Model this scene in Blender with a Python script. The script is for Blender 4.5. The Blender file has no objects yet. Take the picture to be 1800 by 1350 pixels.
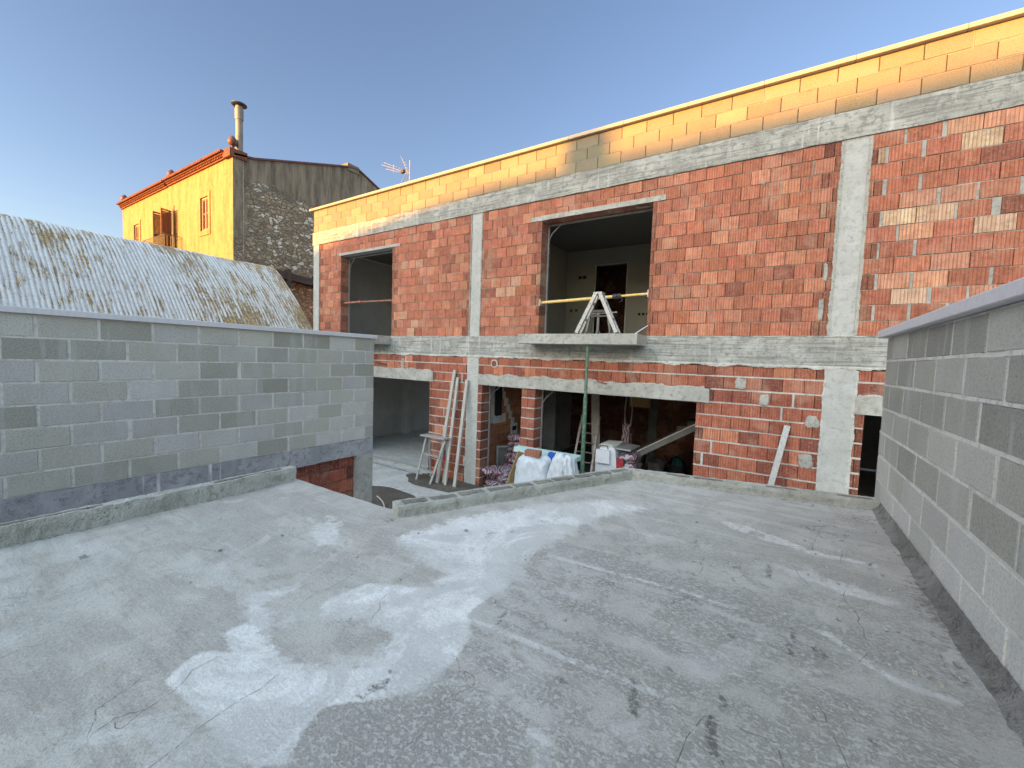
import bpy, bmesh, math, random
import numpy as np
from mathutils import Vector, Matrix, noise as mn
random.seed(7)
R = random.random
def U(a, b): return a + (b - a) * R()
S = bpy.context.scene
COL = S.collection
rad = math.radians
# ---------------------------------------------------------------- camera
cd = bpy.data.cameras.new("camera"); cam = bpy.data.objects.new("camera", cd); COL.objects.link(cam)
cd.sensor_fit = 'HORIZONTAL'; cd.sensor_width = 36.0; cd.lens = 14.64
cd.clip_start = 0.02; cd.clip_end = 3000
cam.matrix_world = Matrix(((0.840933, -0.061713, 0.537609, 0), (0.540030, 0.032134, -0.841032, 0), (0.034627, 0.997577, 0.060349, 0), (0, 0, 0, 1)))
S.camera = cam
# ---------------------------------------------------------------- sky, sun, exposure
SUN_EL = 6.0
SUN_DIR = Vector((-0.42, -0.907, 0)).normalized() * math.cos(rad(SUN_EL)) + Vector((0, 0, math.sin(rad(SUN_EL))))
W = bpy.data.worlds.new("World"); S.world = W; W.use_nodes = True
nt = W.node_tree; bg = nt.nodes['Background']
sky = nt.nodes.new('ShaderNodeTexSky'); sky.sky_type = 'NISHITA'; sky.sun_disc = False
sky.sun_elevation = rad(SUN_EL)
sky.sun_rotation = math.atan2(SUN_DIR.x, SUN_DIR.y)
sky.air_density = 1.0; sky.dust_density = 0.6; sky.ozone_density = 1.6; sky.altitude = 200
# warm sky gain added overhead and behind the view, to brighten shaded surfaces
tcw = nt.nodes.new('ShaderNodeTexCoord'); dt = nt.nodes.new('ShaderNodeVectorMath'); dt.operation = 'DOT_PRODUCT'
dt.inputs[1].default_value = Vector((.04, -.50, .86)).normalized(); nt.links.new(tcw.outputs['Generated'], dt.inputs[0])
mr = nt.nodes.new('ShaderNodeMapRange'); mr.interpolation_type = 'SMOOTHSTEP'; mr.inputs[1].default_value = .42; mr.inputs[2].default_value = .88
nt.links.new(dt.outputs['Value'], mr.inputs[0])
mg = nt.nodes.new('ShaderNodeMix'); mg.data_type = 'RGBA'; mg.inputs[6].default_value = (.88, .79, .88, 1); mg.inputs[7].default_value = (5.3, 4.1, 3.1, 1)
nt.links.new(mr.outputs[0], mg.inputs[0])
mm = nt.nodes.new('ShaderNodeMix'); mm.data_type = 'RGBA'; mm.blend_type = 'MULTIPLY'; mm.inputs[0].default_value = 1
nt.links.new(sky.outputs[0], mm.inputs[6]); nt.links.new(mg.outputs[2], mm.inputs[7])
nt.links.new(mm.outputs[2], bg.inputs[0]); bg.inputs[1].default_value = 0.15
sd = bpy.data.lights.new("sun", 'SUN'); sun = bpy.data.objects.new("sun", sd); COL.objects.link(sun)
sd.energy = 4.9; sd.angle = rad(0.6); sd.color = (1.0, 0.42, 0.04)
sun.rotation_euler = (-SUN_DIR).to_track_quat('-Z', 'Y').to_euler()
S.view_settings.view_transform = 'Standard'; S.view_settings.look = 'None'
S.view_settings.exposure = 1.6; S.view_settings.gamma = 1.0

# ---------------------------------------------------------------- node helpers
def newmat(name):
    m = bpy.data.materials.new(name); m.use_nodes = True
    return m, m.node_tree, m.node_tree.nodes['Principled BSDF']
def N(nt, t, **kw):
    n = nt.nodes.new(t)
    for k, v in kw.items():
        if k in n.inputs: n.inputs[k].default_value = v
        else: setattr(n, k, v)
    return n
def L(nt, a, b): nt.links.new(a, b)
def coords(nt, scale=(1, 1, 1), rot=(0, 0, 0)):
    tc = N(nt, 'ShaderNodeTexCoord'); mp = N(nt, 'ShaderNodeMapping')
    mp.inputs['Scale'].default_value = scale; mp.inputs['Rotation'].default_value = rot
    L(nt, tc.outputs['Object'], mp.inputs[0]); return mp.outputs[0]
def noise(nt, vec, scale, detail=5, rough=.6, dist=0):
    n = N(nt, 'ShaderNodeTexNoise'); n.inputs['Scale'].default_value = scale
    n.inputs['Detail'].default_value = detail; n.inputs['Roughness'].default_value = rough
    n.inputs['Distortion'].default_value = dist
    L(nt, vec, n.inputs['Vector']); return n.outputs['Fac']
def ramp(nt, fac, a, b, lo=0.0, hi=1.0):
    n = N(nt, 'ShaderNodeMapRange', interpolation_type='SMOOTHSTEP')
    n.inputs[1].default_value = a; n.inputs[2].default_value = b
    n.inputs[3].default_value = lo; n.inputs[4].default_value = hi
    L(nt, fac, n.inputs[0]); return n.outputs[0]
def mix(nt, fac, a, b, mode='MIX'):
    n = N(nt, 'ShaderNodeMix', data_type='RGBA', blend_type=mode)
    for i, v in ((0, fac), (6, a), (7, b)):
        if isinstance(v, bpy.types.NodeSocket): L(nt, v, n.inputs[i])
        elif isinstance(v, (int, float)): n.inputs[i].default_value = v
        else: n.inputs[i].default_value = (*v, 1)
    return n.outputs[2]
def math_(nt, op, a, b=None, clamp=False):
    n = N(nt, 'ShaderNodeMath', operation=op, use_clamp=clamp)
    for i, v in ((0, a), (1, b)):
        if v is None: continue
        if isinstance(v, bpy.types.NodeSocket): L(nt, v, n.inputs[i])
        else: n.inputs[i].default_value = v
    return n.outputs[0]
def bump(nt, bsdf, h, strength=.5, dist=.01):
    n = N(nt, 'ShaderNodeBump'); n.inputs['Strength'].default_value = strength
    n.inputs['Distance'].default_value = dist
    L(nt, h, n.inputs['Height']); L(nt, n.outputs[0], bsdf.inputs['Normal'])
def attr(nt, name):
    n = N(nt, 'ShaderNodeAttribute'); n.attribute_name = name; return n

# ---------------------------------------------------------------- materials
def m_concrete(name, base=(.36, .36, .34), light=(.5, .5, .48), dark=(.2, .2, .19), board=0, streak=0.0, rough=.9, bs=.6):
    m, nt, b = newmat(name); v = coords(nt)
    n1 = noise(nt, v, 2.2, 8, .65); n2 = noise(nt, v, 14, 6, .7); n3 = noise(nt, v, 90, 3, .6)
    c = mix(nt, ramp(nt, n1, .42, .6), base, light)
    c = mix(nt, ramp(nt, n2, .5, .62, 0, .75), c, dark)
    c = mix(nt, ramp(nt, n3, .42, .6, 0, .4), c, light)
    if board:   # formwork board grain running along x
        vb = coords(nt, (1.2, 1.2, 34)); nb = noise(nt, vb, 1.0, 5, .7, .4)
        c = mix(nt, ramp(nt, nb, .48, .62, 0, .7), c, dark)
        h = math_(nt, 'ADD', n2, math_(nt, 'MULTIPLY', nb, 1.6))
    else: h = math_(nt, 'ADD', n2, n3)
    if streak:   # pale lime runs
        vs = coords(nt, (13, 13, 1.1)); ns = noise(nt, vs, 1.0, 3, .5)
        c = mix(nt, ramp(nt, ns, .6, .76, 0, streak), c, (.72, .72, .72))
    vo = N(nt, 'ShaderNodeTexVoronoi'); vo.inputs['Scale'].default_value = 38; L(nt, v, vo.inputs['Vector'])
    pit = ramp(nt, vo.outputs['Distance'], .09, .2, 1, 0); pit = math_(nt, 'MULTIPLY', pit, ramp(nt, n1, .5, .6))
    c = mix(nt, math_(nt, 'MULTIPLY', pit, .55), c, (.09, .09, .085))
    L(nt, c, b.inputs['Base Color']); b.inputs['Roughness'].default_value = rough
    bump(nt, b, math_(nt, 'SUBTRACT', h, pit), bs, .012); return m
def m_brick():
    m, nt, b = newmat('hollow_brick'); v = coords(nt)
    a = attr(nt, 'Col'); sep = N(nt, 'ShaderNodeSeparateXYZ'); L(nt, v, sep.inputs[0])
    t = math_(nt, 'MULTIPLY', math_(nt, 'ADD', sep.outputs[0], sep.outputs[1]), 2 * math.pi / .034)
    g = ramp(nt, math_(nt, 'SINE', t), .55, 1.0)
    vs = coords(nt, (60, 60, 2.5)); ns = noise(nt, vs, 1, 3, .6)
    n1 = noise(nt, v, 9, 5, .7); n2 = noise(nt, v, 45, 4, .7); n0 = noise(nt, v, 2.2, 4, .6)
    c = mix(nt, ramp(nt, n1, .46, .6, 0, .5), a.outputs['Color'], mix(nt, 1.0, a.outputs['Color'], (.55, .5, .5), 'MULTIPLY'))
    c = mix(nt, ramp(nt, ns, .48, .62, 0, .5), c, mix(nt, 1.0, c, (1.45, 1.7, 1.8), 'MULTIPLY'))
    c = mix(nt, math_(nt, 'MULTIPLY', g, .42), c, (.1, .035, .025))  # rib grooves toned dark in the colour, for their shade and dirt
    c = mix(nt, ramp(nt, n2, .54, .66, 0, .45), c, (.5, .36, .27))
    c = mix(nt, ramp(nt, n0, .52, .64, 0, .3), c, (.52, .33, .23))
    L(nt, c, b.inputs['Base Color']); b.inputs['Roughness'].default_value = .88
    bump(nt, b, math_(nt, 'SUBTRACT', n2, math_(nt, 'MULTIPLY', g, 1.5)), .6, .004); return m
def m_block(name='grey_block', streak=.4):
    m, nt, b = newmat(name); v = coords(nt); a = attr(nt, 'Col')
    n1 = noise(nt, v, 3, 6, .6); n2 = noise(nt, v, 70, 4, .75); n3 = noise(nt, v, 220, 2, .6)
    vs = coords(nt, (6, 6, .9)); ns = noise(nt, vs, 1, 4, .6)
    c = mix(nt, ramp(nt, n1, .35, .7, 0, .35), a.outputs['Color'], mix(nt, 1.0, a.outputs['Color'], (.72, .72, .7), 'MULTIPLY'))
    c = mix(nt, ramp(nt, n2, .47, .6, 0, .6), c, mix(nt, 1.0, c, (.62, .62, .6), 'MULTIPLY'))
    c = mix(nt, ramp(nt, n3, .52, .62, 0, .25), c, (.6, .6, .58))
    c = mix(nt, ramp(nt, ns, .54, .62, 0, streak), c, (.52, .52, .5))
    L(nt, c, b.inputs['Base Color']); b.inputs['Roughness'].default_value = .95
    bump(nt, b, math_(nt, 'ADD', n2, n3), .7, .006); return m
def m_plain(name, col, rough=.6, metal=0, var=.3, scale=12, bs=.15, dirt=None):
    m, nt, b = newmat(name); v = coords(nt); n1 = noise(nt, v, scale, 5, .65)
    d = dirt or tuple(c * (1 - var) for c in col)
    c = mix(nt, ramp(nt, n1, .4, .7), col, d)
    L(nt, c, b.inputs['Base Color']); b.inputs['Roughness'].default_value = rough; b.inputs['Metallic'].default_value = metal
    bump(nt, b, n1, bs, .01); return m
def m_wood(name, a, d, axis=2, rough=.75):
    m, nt, b = newmat(name); s = [30, 30, 30]; s[axis] = 1.5
    v = coords(nt, s); n1 = noise(nt, v, 1, 5, .7, .6); c = mix(nt, ramp(nt, n1, .35, .7), a, d)
    L(nt, c, b.inputs['Base Color']); b.inputs['Roughness'].default_value = rough; bump(nt, b, n1, .4, .004); return m
def m_stone():
    m, nt, b = newmat('rubble_stone'); v = coords(nt)
    nd = N(nt, 'ShaderNodeTexNoise'); nd.inputs['Scale'].default_value = 3.0; nd.inputs['Detail'].default_value = 4; L(nt, v, nd.inputs['Vector'])
    va = N(nt, 'ShaderNodeVectorMath', operation='MULTIPLY_ADD'); L(nt, nd.outputs['Color'], va.inputs[0]); va.inputs[1].default_value = (.35, .35, .35); L(nt, v, va.inputs[2])
    mp = N(nt, 'ShaderNodeMapping'); mp.inputs['Scale'].default_value = (1, .62, 1.05); L(nt, va.outputs[0], mp.inputs[0])
    vo = N(nt, 'ShaderNodeTexVoronoi'); vo.inputs['Scale'].default_value = 7.0; vo.inputs['Randomness'].default_value = 1; L(nt, mp.outputs[0], vo.inputs['Vector'])
    ve = N(nt, 'ShaderNodeTexVoronoi', feature='DISTANCE_TO_EDGE'); ve.inputs['Scale'].default_value = 7.0; L(nt, mp.outputs[0], ve.inputs['Vector'])
    sp = N(nt, 'ShaderNodeSeparateColor'); L(nt, vo.outputs['Color'], sp.inputs[0])
    n2 = noise(nt, v, 22, 5, .7); n1 = noise(nt, v, 1.1, 5, .6)
    st = mix(nt, sp.outputs[0], (.24, .185, .13), (.58, .46, .33))
    st = mix(nt, ramp(nt, sp.outputs[1], .78, .86), st, (.85, .76, .64))
    st = mix(nt, ramp(nt, n2, .48, .62, 0, .6), st, (.17, .13, .09))
    edge = ramp(nt, ve.outputs['Distance'], .02, .11)
    mort = mix(nt, ramp(nt, n2, .4, .65), (.40, .31, .22), (.17, .13, .09))
    c = mix(nt, edge, mort, st)
    # render coat over the upper part and a strip at the corner: a mask by height with a broken lower edge
    sx = N(nt, 'ShaderNodeSeparateXYZ'); L(nt, v, sx.inputs[0])
    nb = noise(nt, v, .9, 7, .65)
    hz = math_(nt, 'ADD', sx.outputs[2], math_(nt, 'MULTIPLY', nb, 2.0))
    k1 = ramp(nt, hz, 10.2, 10.5)
    yy = math_(nt, 'ADD', sx.outputs[1], math_(nt, 'MULTIPLY', nb, 1.6)); k2 = math_(nt, 'MULTIPLY', ramp(nt, yy, 1.2, 1.6, 1, 0), ramp(nt, hz, 6.5, 9.0))
    k = math_(nt, 'MAXIMUM', k1, k2)
    vs = coords(nt, (3, 3, .5)); ns = noise(nt, vs, 1, 6, .7)
    pl = mix(nt, ramp(nt, ns, .35, .7), (.34, .275, .20), (.13, .105, .08))
    c = mix(nt, k, c, pl)
    low = ramp(nt, hz, 6.6, 7.5, .0, 1); c = mix(nt, low, mix(nt, 1.0, c, (1.25, .85, .65), 'MULTIPLY'), c)
    L(nt, c, b.inputs['Base Color']); b.inputs['Roughness'].default_value = .95
    h = math_(nt, 'ADD', math_(nt, 'MULTIPLY', math_(nt, 'MULTIPLY', edge, math_(nt, 'SUBTRACT', 1.0, k)), 2.0), n2)
    bump(nt, b, h, 1.0, .05); return m
def m_terrace():
    m, nt, b = newmat('screed'); v = coords(nt)
    wa = attr(nt, 'wash').outputs['Fac']; da = attr(nt, 'dark').outputs['Fac']; cr = attr(nt, 'crackd').outputs['Fac']; cm = attr(nt, 'crackm').outputs['Fac']
    n0 = noise(nt, v, .9, 6, .6, .3); n1 = noise(nt, v, 5, 6, .7, .5); n2 = noise(nt, v, 28, 6, .75); n3 = noise(nt, v, 120, 4, .7)
    vs = coords(nt, (2.2, 15, 1), (0, 0, rad(-4))); st = noise(nt, vs, 1, 5, .65, .4)
    vq = coords(nt, (1.6, 95, 1), (0, 0, rad(-4))); sq = noise(nt, vq, 1, 3, .6)
    c = mix(nt, ramp(nt, n0, .38, .6), (.45, .425, .385), (.51, .495, .465))
    c = mix(nt, ramp(nt, n1, .47, .62, 0, .5), c, (.345, .315, .28))
    c = mix(nt, ramp(nt, n1, .34, .46, .4, 0), c, (.53, .525, .51))
    sb = coords(nt, (.55, 4.6, 1), (0, 0, rad(-3))); nb = noise(nt, sb, 1, 5, .62, .8)
    c = mix(nt, ramp(nt, nb, .47, .56, 0, .45), c, (.36, .345, .32))
    c = mix(nt, ramp(nt, st, .55, .64, 0, .22), c, (.56, .55, .53))
    sg = coords(nt, (2.0, 40, 1), (0, 0, rad(-3))); ng = noise(nt, sg, 1, 4, .6, .5)
    c = mix(nt, math_(nt, 'MULTIPLY', ramp(nt, ng, .5, .62, 0, .35), ramp(nt, n1, .45, .55)), c, (.31, .29, .265))
    # flaked skin of laitance, mostly on the right hand side
    nf = noise(nt, coords(nt, (1, 1.35, 1)), 46, 7, .72, .25)
    sx = N(nt, 'ShaderNodeSeparateXYZ'); L(nt, v, sx.inputs[0])
    area = math_(nt, 'MULTIPLY', ramp(nt, sx.outputs[0], -1.5, -.8, .25, 1), ramp(nt, sx.outputs[1], 3.2, 2.0, .35, 1))
    fm = math_(nt, 'MULTIPLY', ramp(nt, math_(nt, 'ADD', math_(nt, 'MULTIPLY', n1, .5), math_(nt, 'MULTIPLY', nb, .5)), .42, .52), area)
    fl = math_(nt, 'MULTIPLY', ramp(nt, nf, .485, .51), fm)
    c = mix(nt, math_(nt, 'MULTIPLY', area, .3), c, (.33, .325, .305))
    c = mix(nt, math_(nt, 'MULTIPLY', fl, .62), c, (.27, .26, .235))
    c = mix(nt, math_(nt, 'MULTIPLY', math_(nt, 'MULTIPLY', ramp(nt, nf, .48, .44), fm), .35), c, (.56, .56, .55))
    c = mix(nt, ramp(nt, n3, .5, .66, 0, .5), c, (.24, .225, .2))
    c = mix(nt, ramp(nt, n3, .34, .45, .4, 0), c, (.62, .61, .59))
    nL = noise(nt, v, 1.8, 8, .7, 1.6)
    c = mix(nt, ramp(nt, nL, .55, .59, 0, .3), c, (.57, .56, .545))
    # cement wash
    nw = math_(nt, 'ADD', math_(nt, 'MULTIPLY', math_(nt, 'SUBTRACT', nL, .5), 1.5), math_(nt, 'MULTIPLY', math_(nt, 'SUBTRACT', n2, .5), .7))
    wm = math_(nt, 'ADD', wa, nw)
    wcol = mix(nt, ramp(nt, n1, .35, .7), (.78, .775, .765), (.66, .655, .64))
    wk = math_(nt, 'MULTIPLY', ramp(nt, wm, .38, .62), math_(nt, 'MINIMUM', math_(nt, 'ADD', wa, .2), 1.0))
    wk = math_(nt, 'MULTIPLY', wk, ramp(nt, wa, .02, .2))
    vt = coords(nt, (34, 6, 1), (0, 0, rad(35))); tr = noise(nt, vt, 1, 5, .7, 2.2)
    wcol = mix(nt, ramp(nt, nL, .46, .56, 0, .55), wcol, (.46, .455, .44)); wcol = mix(nt, ramp(nt, nf, .5, .58, 0, .3), wcol, (.42, .41, .39)); wcol = mix(nt, ramp(nt, n3, .52, .66, 0, .35), wcol, (.36, .36, .35))
    c = mix(nt, wk, c, wcol)
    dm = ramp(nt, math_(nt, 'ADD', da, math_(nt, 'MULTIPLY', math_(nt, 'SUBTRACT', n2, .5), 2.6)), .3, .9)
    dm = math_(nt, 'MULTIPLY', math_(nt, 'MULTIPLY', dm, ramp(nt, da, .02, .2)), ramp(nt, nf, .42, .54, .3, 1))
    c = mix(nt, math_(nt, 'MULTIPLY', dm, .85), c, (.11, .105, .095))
    spk = N(nt, 'ShaderNodeTexVoronoi'); spk.inputs['Scale'].default_value = 9; L(nt, v, spk.inputs['Vector'])
    sp = math_(nt, 'MULTIPLY', ramp(nt, spk.outputs['Distance'], .03, .07, 1, 0), ramp(nt, n0, .5, .6))
    c = mix(nt, math_(nt, 'MULTIPLY', sp, .5), c, (.15, .14, .13))
    cd = math_(nt, 'ABSOLUTE', cr)
    ck = math_(nt, 'MULTIPLY', ramp(nt, cd, .0004, .0022, 1, 0), ramp(nt, math_(nt, 'ADD', cm, math_(nt, 'MULTIPLY', math_(nt, 'SUBTRACT', n2, .5), 5.0)), .6, 1.2))
    # fine shrinkage cracks
    nd = N(nt, 'ShaderNodeTexNoise'); nd.inputs['Scale'].default_value = 5.0; nd.inputs['Detail'].default_value = 5; L(nt, v, nd.inputs['Vector'])
    va = N(nt, 'ShaderNodeVectorMath', operation='MULTIPLY_ADD'); L(nt, nd.outputs['Color'], va.inputs[0]); va.inputs[1].default_value = (.4, .4, 0); L(nt, v, va.inputs[2])
    ve = N(nt, 'ShaderNodeTexVoronoi', feature='DISTANCE_TO_EDGE'); ve.inputs['Scale'].default_value = 1.3; L(nt, va.outputs[0], ve.inputs['Vector'])
    fk = math_(nt, 'MULTIPLY', ramp(nt, ve.outputs['Distance'], .0006, .0028, 1, 0), ramp(nt, noise(nt, v, 1.7, 3, .6), .52, .6))
    ck = math_(nt, 'MAXIMUM', ck, math_(nt, 'MULTIPLY', fk, .7))
    c = mix(nt, math_(nt, 'MULTIPLY', ck, .6), c, (.12, .11, .10))
    L(nt, c, b.inputs['Base Color']); L(nt, mix(nt, wk, (.9, .9, .9), (.7, .7, .7)), b.inputs['Roughness'])
    h = math_(nt, 'ADD', math_(nt, 'ADD', n2, math_(nt, 'MULTIPLY', n3, .7)), math_(nt, 'MULTIPLY', fl, -.4))
    h = math_(nt, 'SUBTRACT', h, math_(nt, 'MULTIPLY', ck, 2.0)); h = math_(nt, 'ADD', h, math_(nt, 'MULTIPLY', n1, 2.0))
    bump(nt, b, h, .7, .006); return m
def m_corr():
    m, nt, b = newmat('painted_fibre_cement'); v = coords(nt)
    vs = coords(nt, (1.5, 17, 1.5)); n1 = noise(nt, vs, 1, 7, .75, .3); n0 = noise(nt, v, .45, 4, .6); n2 = noise(nt, v, 14, 5, .7)
    sep = N(nt, 'ShaderNodeSeparateXYZ'); L(nt, v, sep.inputs[0])
    wv = math_(nt, 'SINE', math_(nt, 'MULTIPLY', math_(nt, 'ADD', sep.outputs[1], 3.0), 2 * math.pi / .084))
    t = math_(nt, 'ADD', math_(nt, 'ADD', n1, math_(nt, 'MULTIPLY', math_(nt, 'SUBTRACT', n0, .5), .8)), math_(nt, 'MULTIPLY', wv, -.035))
    t = math_(nt, 'ADD', t, ramp(nt, sep.outputs[1], -2, 5, -.02, .05))
    k = ramp(nt, t, .535, .565)
    oc = mix(nt, ramp(nt, n2, .42, .56), (.46, .32, .14), (.2, .15, .11))
    wh = mix(nt, ramp(nt, n1, .3, .6), (.68, .67, .66), (.53, .52, .51)); wh = mix(nt, ramp(nt, n2, .48, .62, 0, .55), wh, (.42, .41, .40))
    L(nt, mix(nt, k, wh, oc), b.inputs['Base Color']); b.inputs['Roughness'].default_value = .8
    bump(nt, b, n2, .5, .01); return m
def m_ochre():
    m, nt, b = newmat('ochre_render'); v = coords(nt)
    vs = coords(nt, (2.5, 2.5, .5)); n1 = noise(nt, vs, 1, 8, .75); n2 = noise(nt, v, 5, 8, .75)
    c = mix(nt, ramp(nt, n1, .45, .57), (.39, .265, .115), (.30, .195, .08)); c = mix(nt, ramp(nt, n2, .48, .6, 0, .5), c, (.43, .31, .155))
    vt = coords(nt, (3.0, 3, .22)); n3 = noise(nt, vt, 1, 4, .6); sep = N(nt, 'ShaderNodeSeparateXYZ'); L(nt, v, sep.inputs[0])
    c = mix(nt, math_(nt, 'MULTIPLY', ramp(nt, n3, .55, .72, 0, .6), ramp(nt, sep.outputs[2], 8.55, 10.35)), c, (.33, .19, .07))
    L(nt, c, b.inputs['Base Color']); b.inputs['Roughness'].default_value = .95; bump(nt, b, n2, .4, .01); return m
def m_sack():
    m, nt, b = newmat('printed_sack'); v = coords(nt); w = N(nt, 'ShaderNodeTexWave'); w.inputs['Scale'].default_value = 4.5; w.inputs['Distortion'].default_value = 14; w.inputs['Detail'].default_value = 3
    L(nt, v, w.inputs['Vector']); n1 = noise(nt, v, 9, 3, .6)
    c = mix(nt, ramp(nt, w.outputs['Fac'], .38, .5), (.42, .37, .42), mix(nt, ramp(nt, n1, .45, .55), (.26, .07, .09), (.05, .04, .06)))
    L(nt, c, b.inputs['Base Color']); b.inputs['Roughness'].default_value = .45; return m

M = {}
M['concrete'] = m_concrete('concrete', (.31, .31, .285), (.47, .47, .44), (.16, .16, .145), board=1, streak=.5)
M['concrete_column'] = m_concrete('concrete_column', (.42, .425, .405), (.5, .505, .49), (.33, .33, .31), bs=.4)
M['lintel'] = m_concrete('lintel_concrete', (.36, .355, .32), (.48, .475, .44), (.22, .22, .195))
M['kerb'] = m_concrete('kerb_mortar', (.36, .36, .32), (.48, .48, .44), (.24, .24, .205), bs=1.0)
M['kerb_fill'] = m_concrete('kerb_fill', (.17, .16, .14), (.28, .26, .22), (.09, .085, .075), bs=1.0)
M['dark_beam'] = m_concrete('damp_beam', (.30, .30, .32), (.44, .44, .46), (.17, .17, .185), streak=.95)
M['dim_plaster'] = m_plain('shade_toned_render', (.16, .16, .15), .95, 0, .3, 3)  # render darkened so its colour carries the dimness of the lower room
M['mortar'] = m_concrete('mortar', (.34, .33, .30), (.46, .45, .41), (.2, .19, .17))
M['wall_mortar'] = m_concrete('wall_mortar', (.60, .59, .54), (.7, .69, .65), (.44, .43, .4))
M['tan_mortar'] = m_concrete('tan_mortar', (.25, .22, .175), (.36, .33, .28), (.13, .11, .085))
M['parapet_mortar'] = m_concrete('parapet_mortar', (.30, .265, .21), (.36, .32, .26), (.2, .18, .14))
M['mortar_light'] = m_concrete('mortar_light', (.46, .455, .42), (.6, .59, .56), (.32, .31, .29))
M['mortar_red'] = m_plain('recess_mortar', (.2, .13, .1), .95, 0, .4, 20)
M['core'] = m_plain('open_joint', (.11, .06, .045), .95, 0, .4, 20); M['brick'] = m_brick(); M['block'] = m_block(); M['parapet_block'] = m_block('parapet_block', 0); M['screed'] = m_terrace()
M['yard'] = m_concrete('yard_concrete', (.47, .465, .45), (.58, .58, .57), (.32, .31, .29), bs=.3)
M['wet'] = m_concrete('damp_sand', (.085, .075, .062), (.13, .115, .095), (.05, .045, .04), rough=.7, bs=.8)
M['earth'] = m_concrete('earth', (.2, .17, .12), (.26, .22, .16), (.12, .1, .07))
M['plaster'] = m_plain('interior_plaster', (.34, .32, .265), .9, 0, .08, 3)
M['plaster_grey'] = m_plain('grey_skim', (.60, .585, .55), .9, 0, .12, 3)
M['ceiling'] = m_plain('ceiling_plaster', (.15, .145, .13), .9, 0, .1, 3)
M['cap'] = m_plain('white_stone_cap', (.66, .66, .69), .6, 0, .1, 30)
M['coping'] = m_plain('cream_coping', (.44, .38, .29), .6, 0, .15, 20)
M['alu'] = m_plain('aluminium', (.46, .46, .46), .5, .3, .25, 40, dirt=(.33, .32, .30))
M['alu_dull'] = m_plain('splashed_aluminium', (.44, .45, .45), .6, .3, .35, 30, dirt=(.3, .29, .26))
M['galv'] = m_plain('galvanised_steel', (.42, .42, .43), .5, .5, .3, 15)
M['dull_steel'] = m_plain('dull_steel', (.2, .2, .195), .6, .2, .4, 25)
M['steel_dark'] = m_plain('dark_steel', (.09, .09, .095), .5, .4, .3, 20)
M['flue'] = m_plain('flue_steel', (.30, .26, .21), .55, .35, .3, 4)
M['green'] = m_plain('green_paint', (.055, .15, .085), .5, .1, .5, 24, dirt=(.2, .24, .19))
M['yellow'] = m_plain('yellow_paint', (.78, .5, .1), .45, 0, .25, 14, dirt=(.72, .62, .42))
M['rust'] = m_plain('rusty_red_paint', (.33, .09, .06), .7, .1, .4, 20, dirt=(.4, .28, .22))
M['bag_cloth'] = m_plain('woven_bag', (.72, .74, .78), .6, 0, .22, 7, bs=.6)
M['white'] = m_plain('white_plastic', (.74, .76, .8), .5, 0, .1, 10)
M['blue'] = m_plain('blue_plastic', (.02, .1, .52), .4, 0, .3, 10)
M['foam'] = m_plain('pale_green_foam', (.56, .76, .73), .8, 0, .12, 8)
M['red'] = m_plain('red_paint', (.42, .04, .05), .5, 0, .4, 18)
M['maroon'] = m_sack()
M['teal'] = m_plain('teal_plastic', (.02, .2, .17), .5, 0, .4, 20)
M['rubber'] = m_plain('black_rubber', (.045, .045, .05), .6, 0, .3, 20)
M['tile'] = m_plain('terracotta', (.22, .072, .042), .85, 0, .45, 6)
M['finial'] = m_plain('glazed_finial', (.17, .06, .045), .5, 0, .4, 10)
M['shutter'] = m_wood('shutter_wood', (.21, .095, .05), (.13, .06, .04), 2)
M['shutter_pale'] = m_wood('pale_shutter_wood', (.56, .46, .3), (.42, .33, .2), 2)
M['timber'] = m_wood('weathered_timber', (.48, .46, .42), (.34, .32, .29), 2)
M['ply'] = m_wood('plywood', (.46, .32, .16), (.3, .19, .09), 2)
M['old_timber'] = m_wood('old_timber', (.09, .055, .04), (.04, .028, .022), 1)
M['corr'] = m_corr(); M['stone'] = m_stone(); M['ochre'] = m_ochre(); M['sack'] = m_sack()
M['shade_floor'] = m_plain('shade_toned_floor', (.10, .10, .10), .9, 0, .4, 2)
M['grey_panel'] = m_plain('grey_panel', (.14, .135, .12), .8, 0, .4, 5)
M['black'] = m_plain('dark_opening', (.012, .012, .012), .9, 0, .2, 3)
M['cable'] = m_plain('pale_conduit', (.55, .54, .5), .5, 0, .2, 10)

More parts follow.
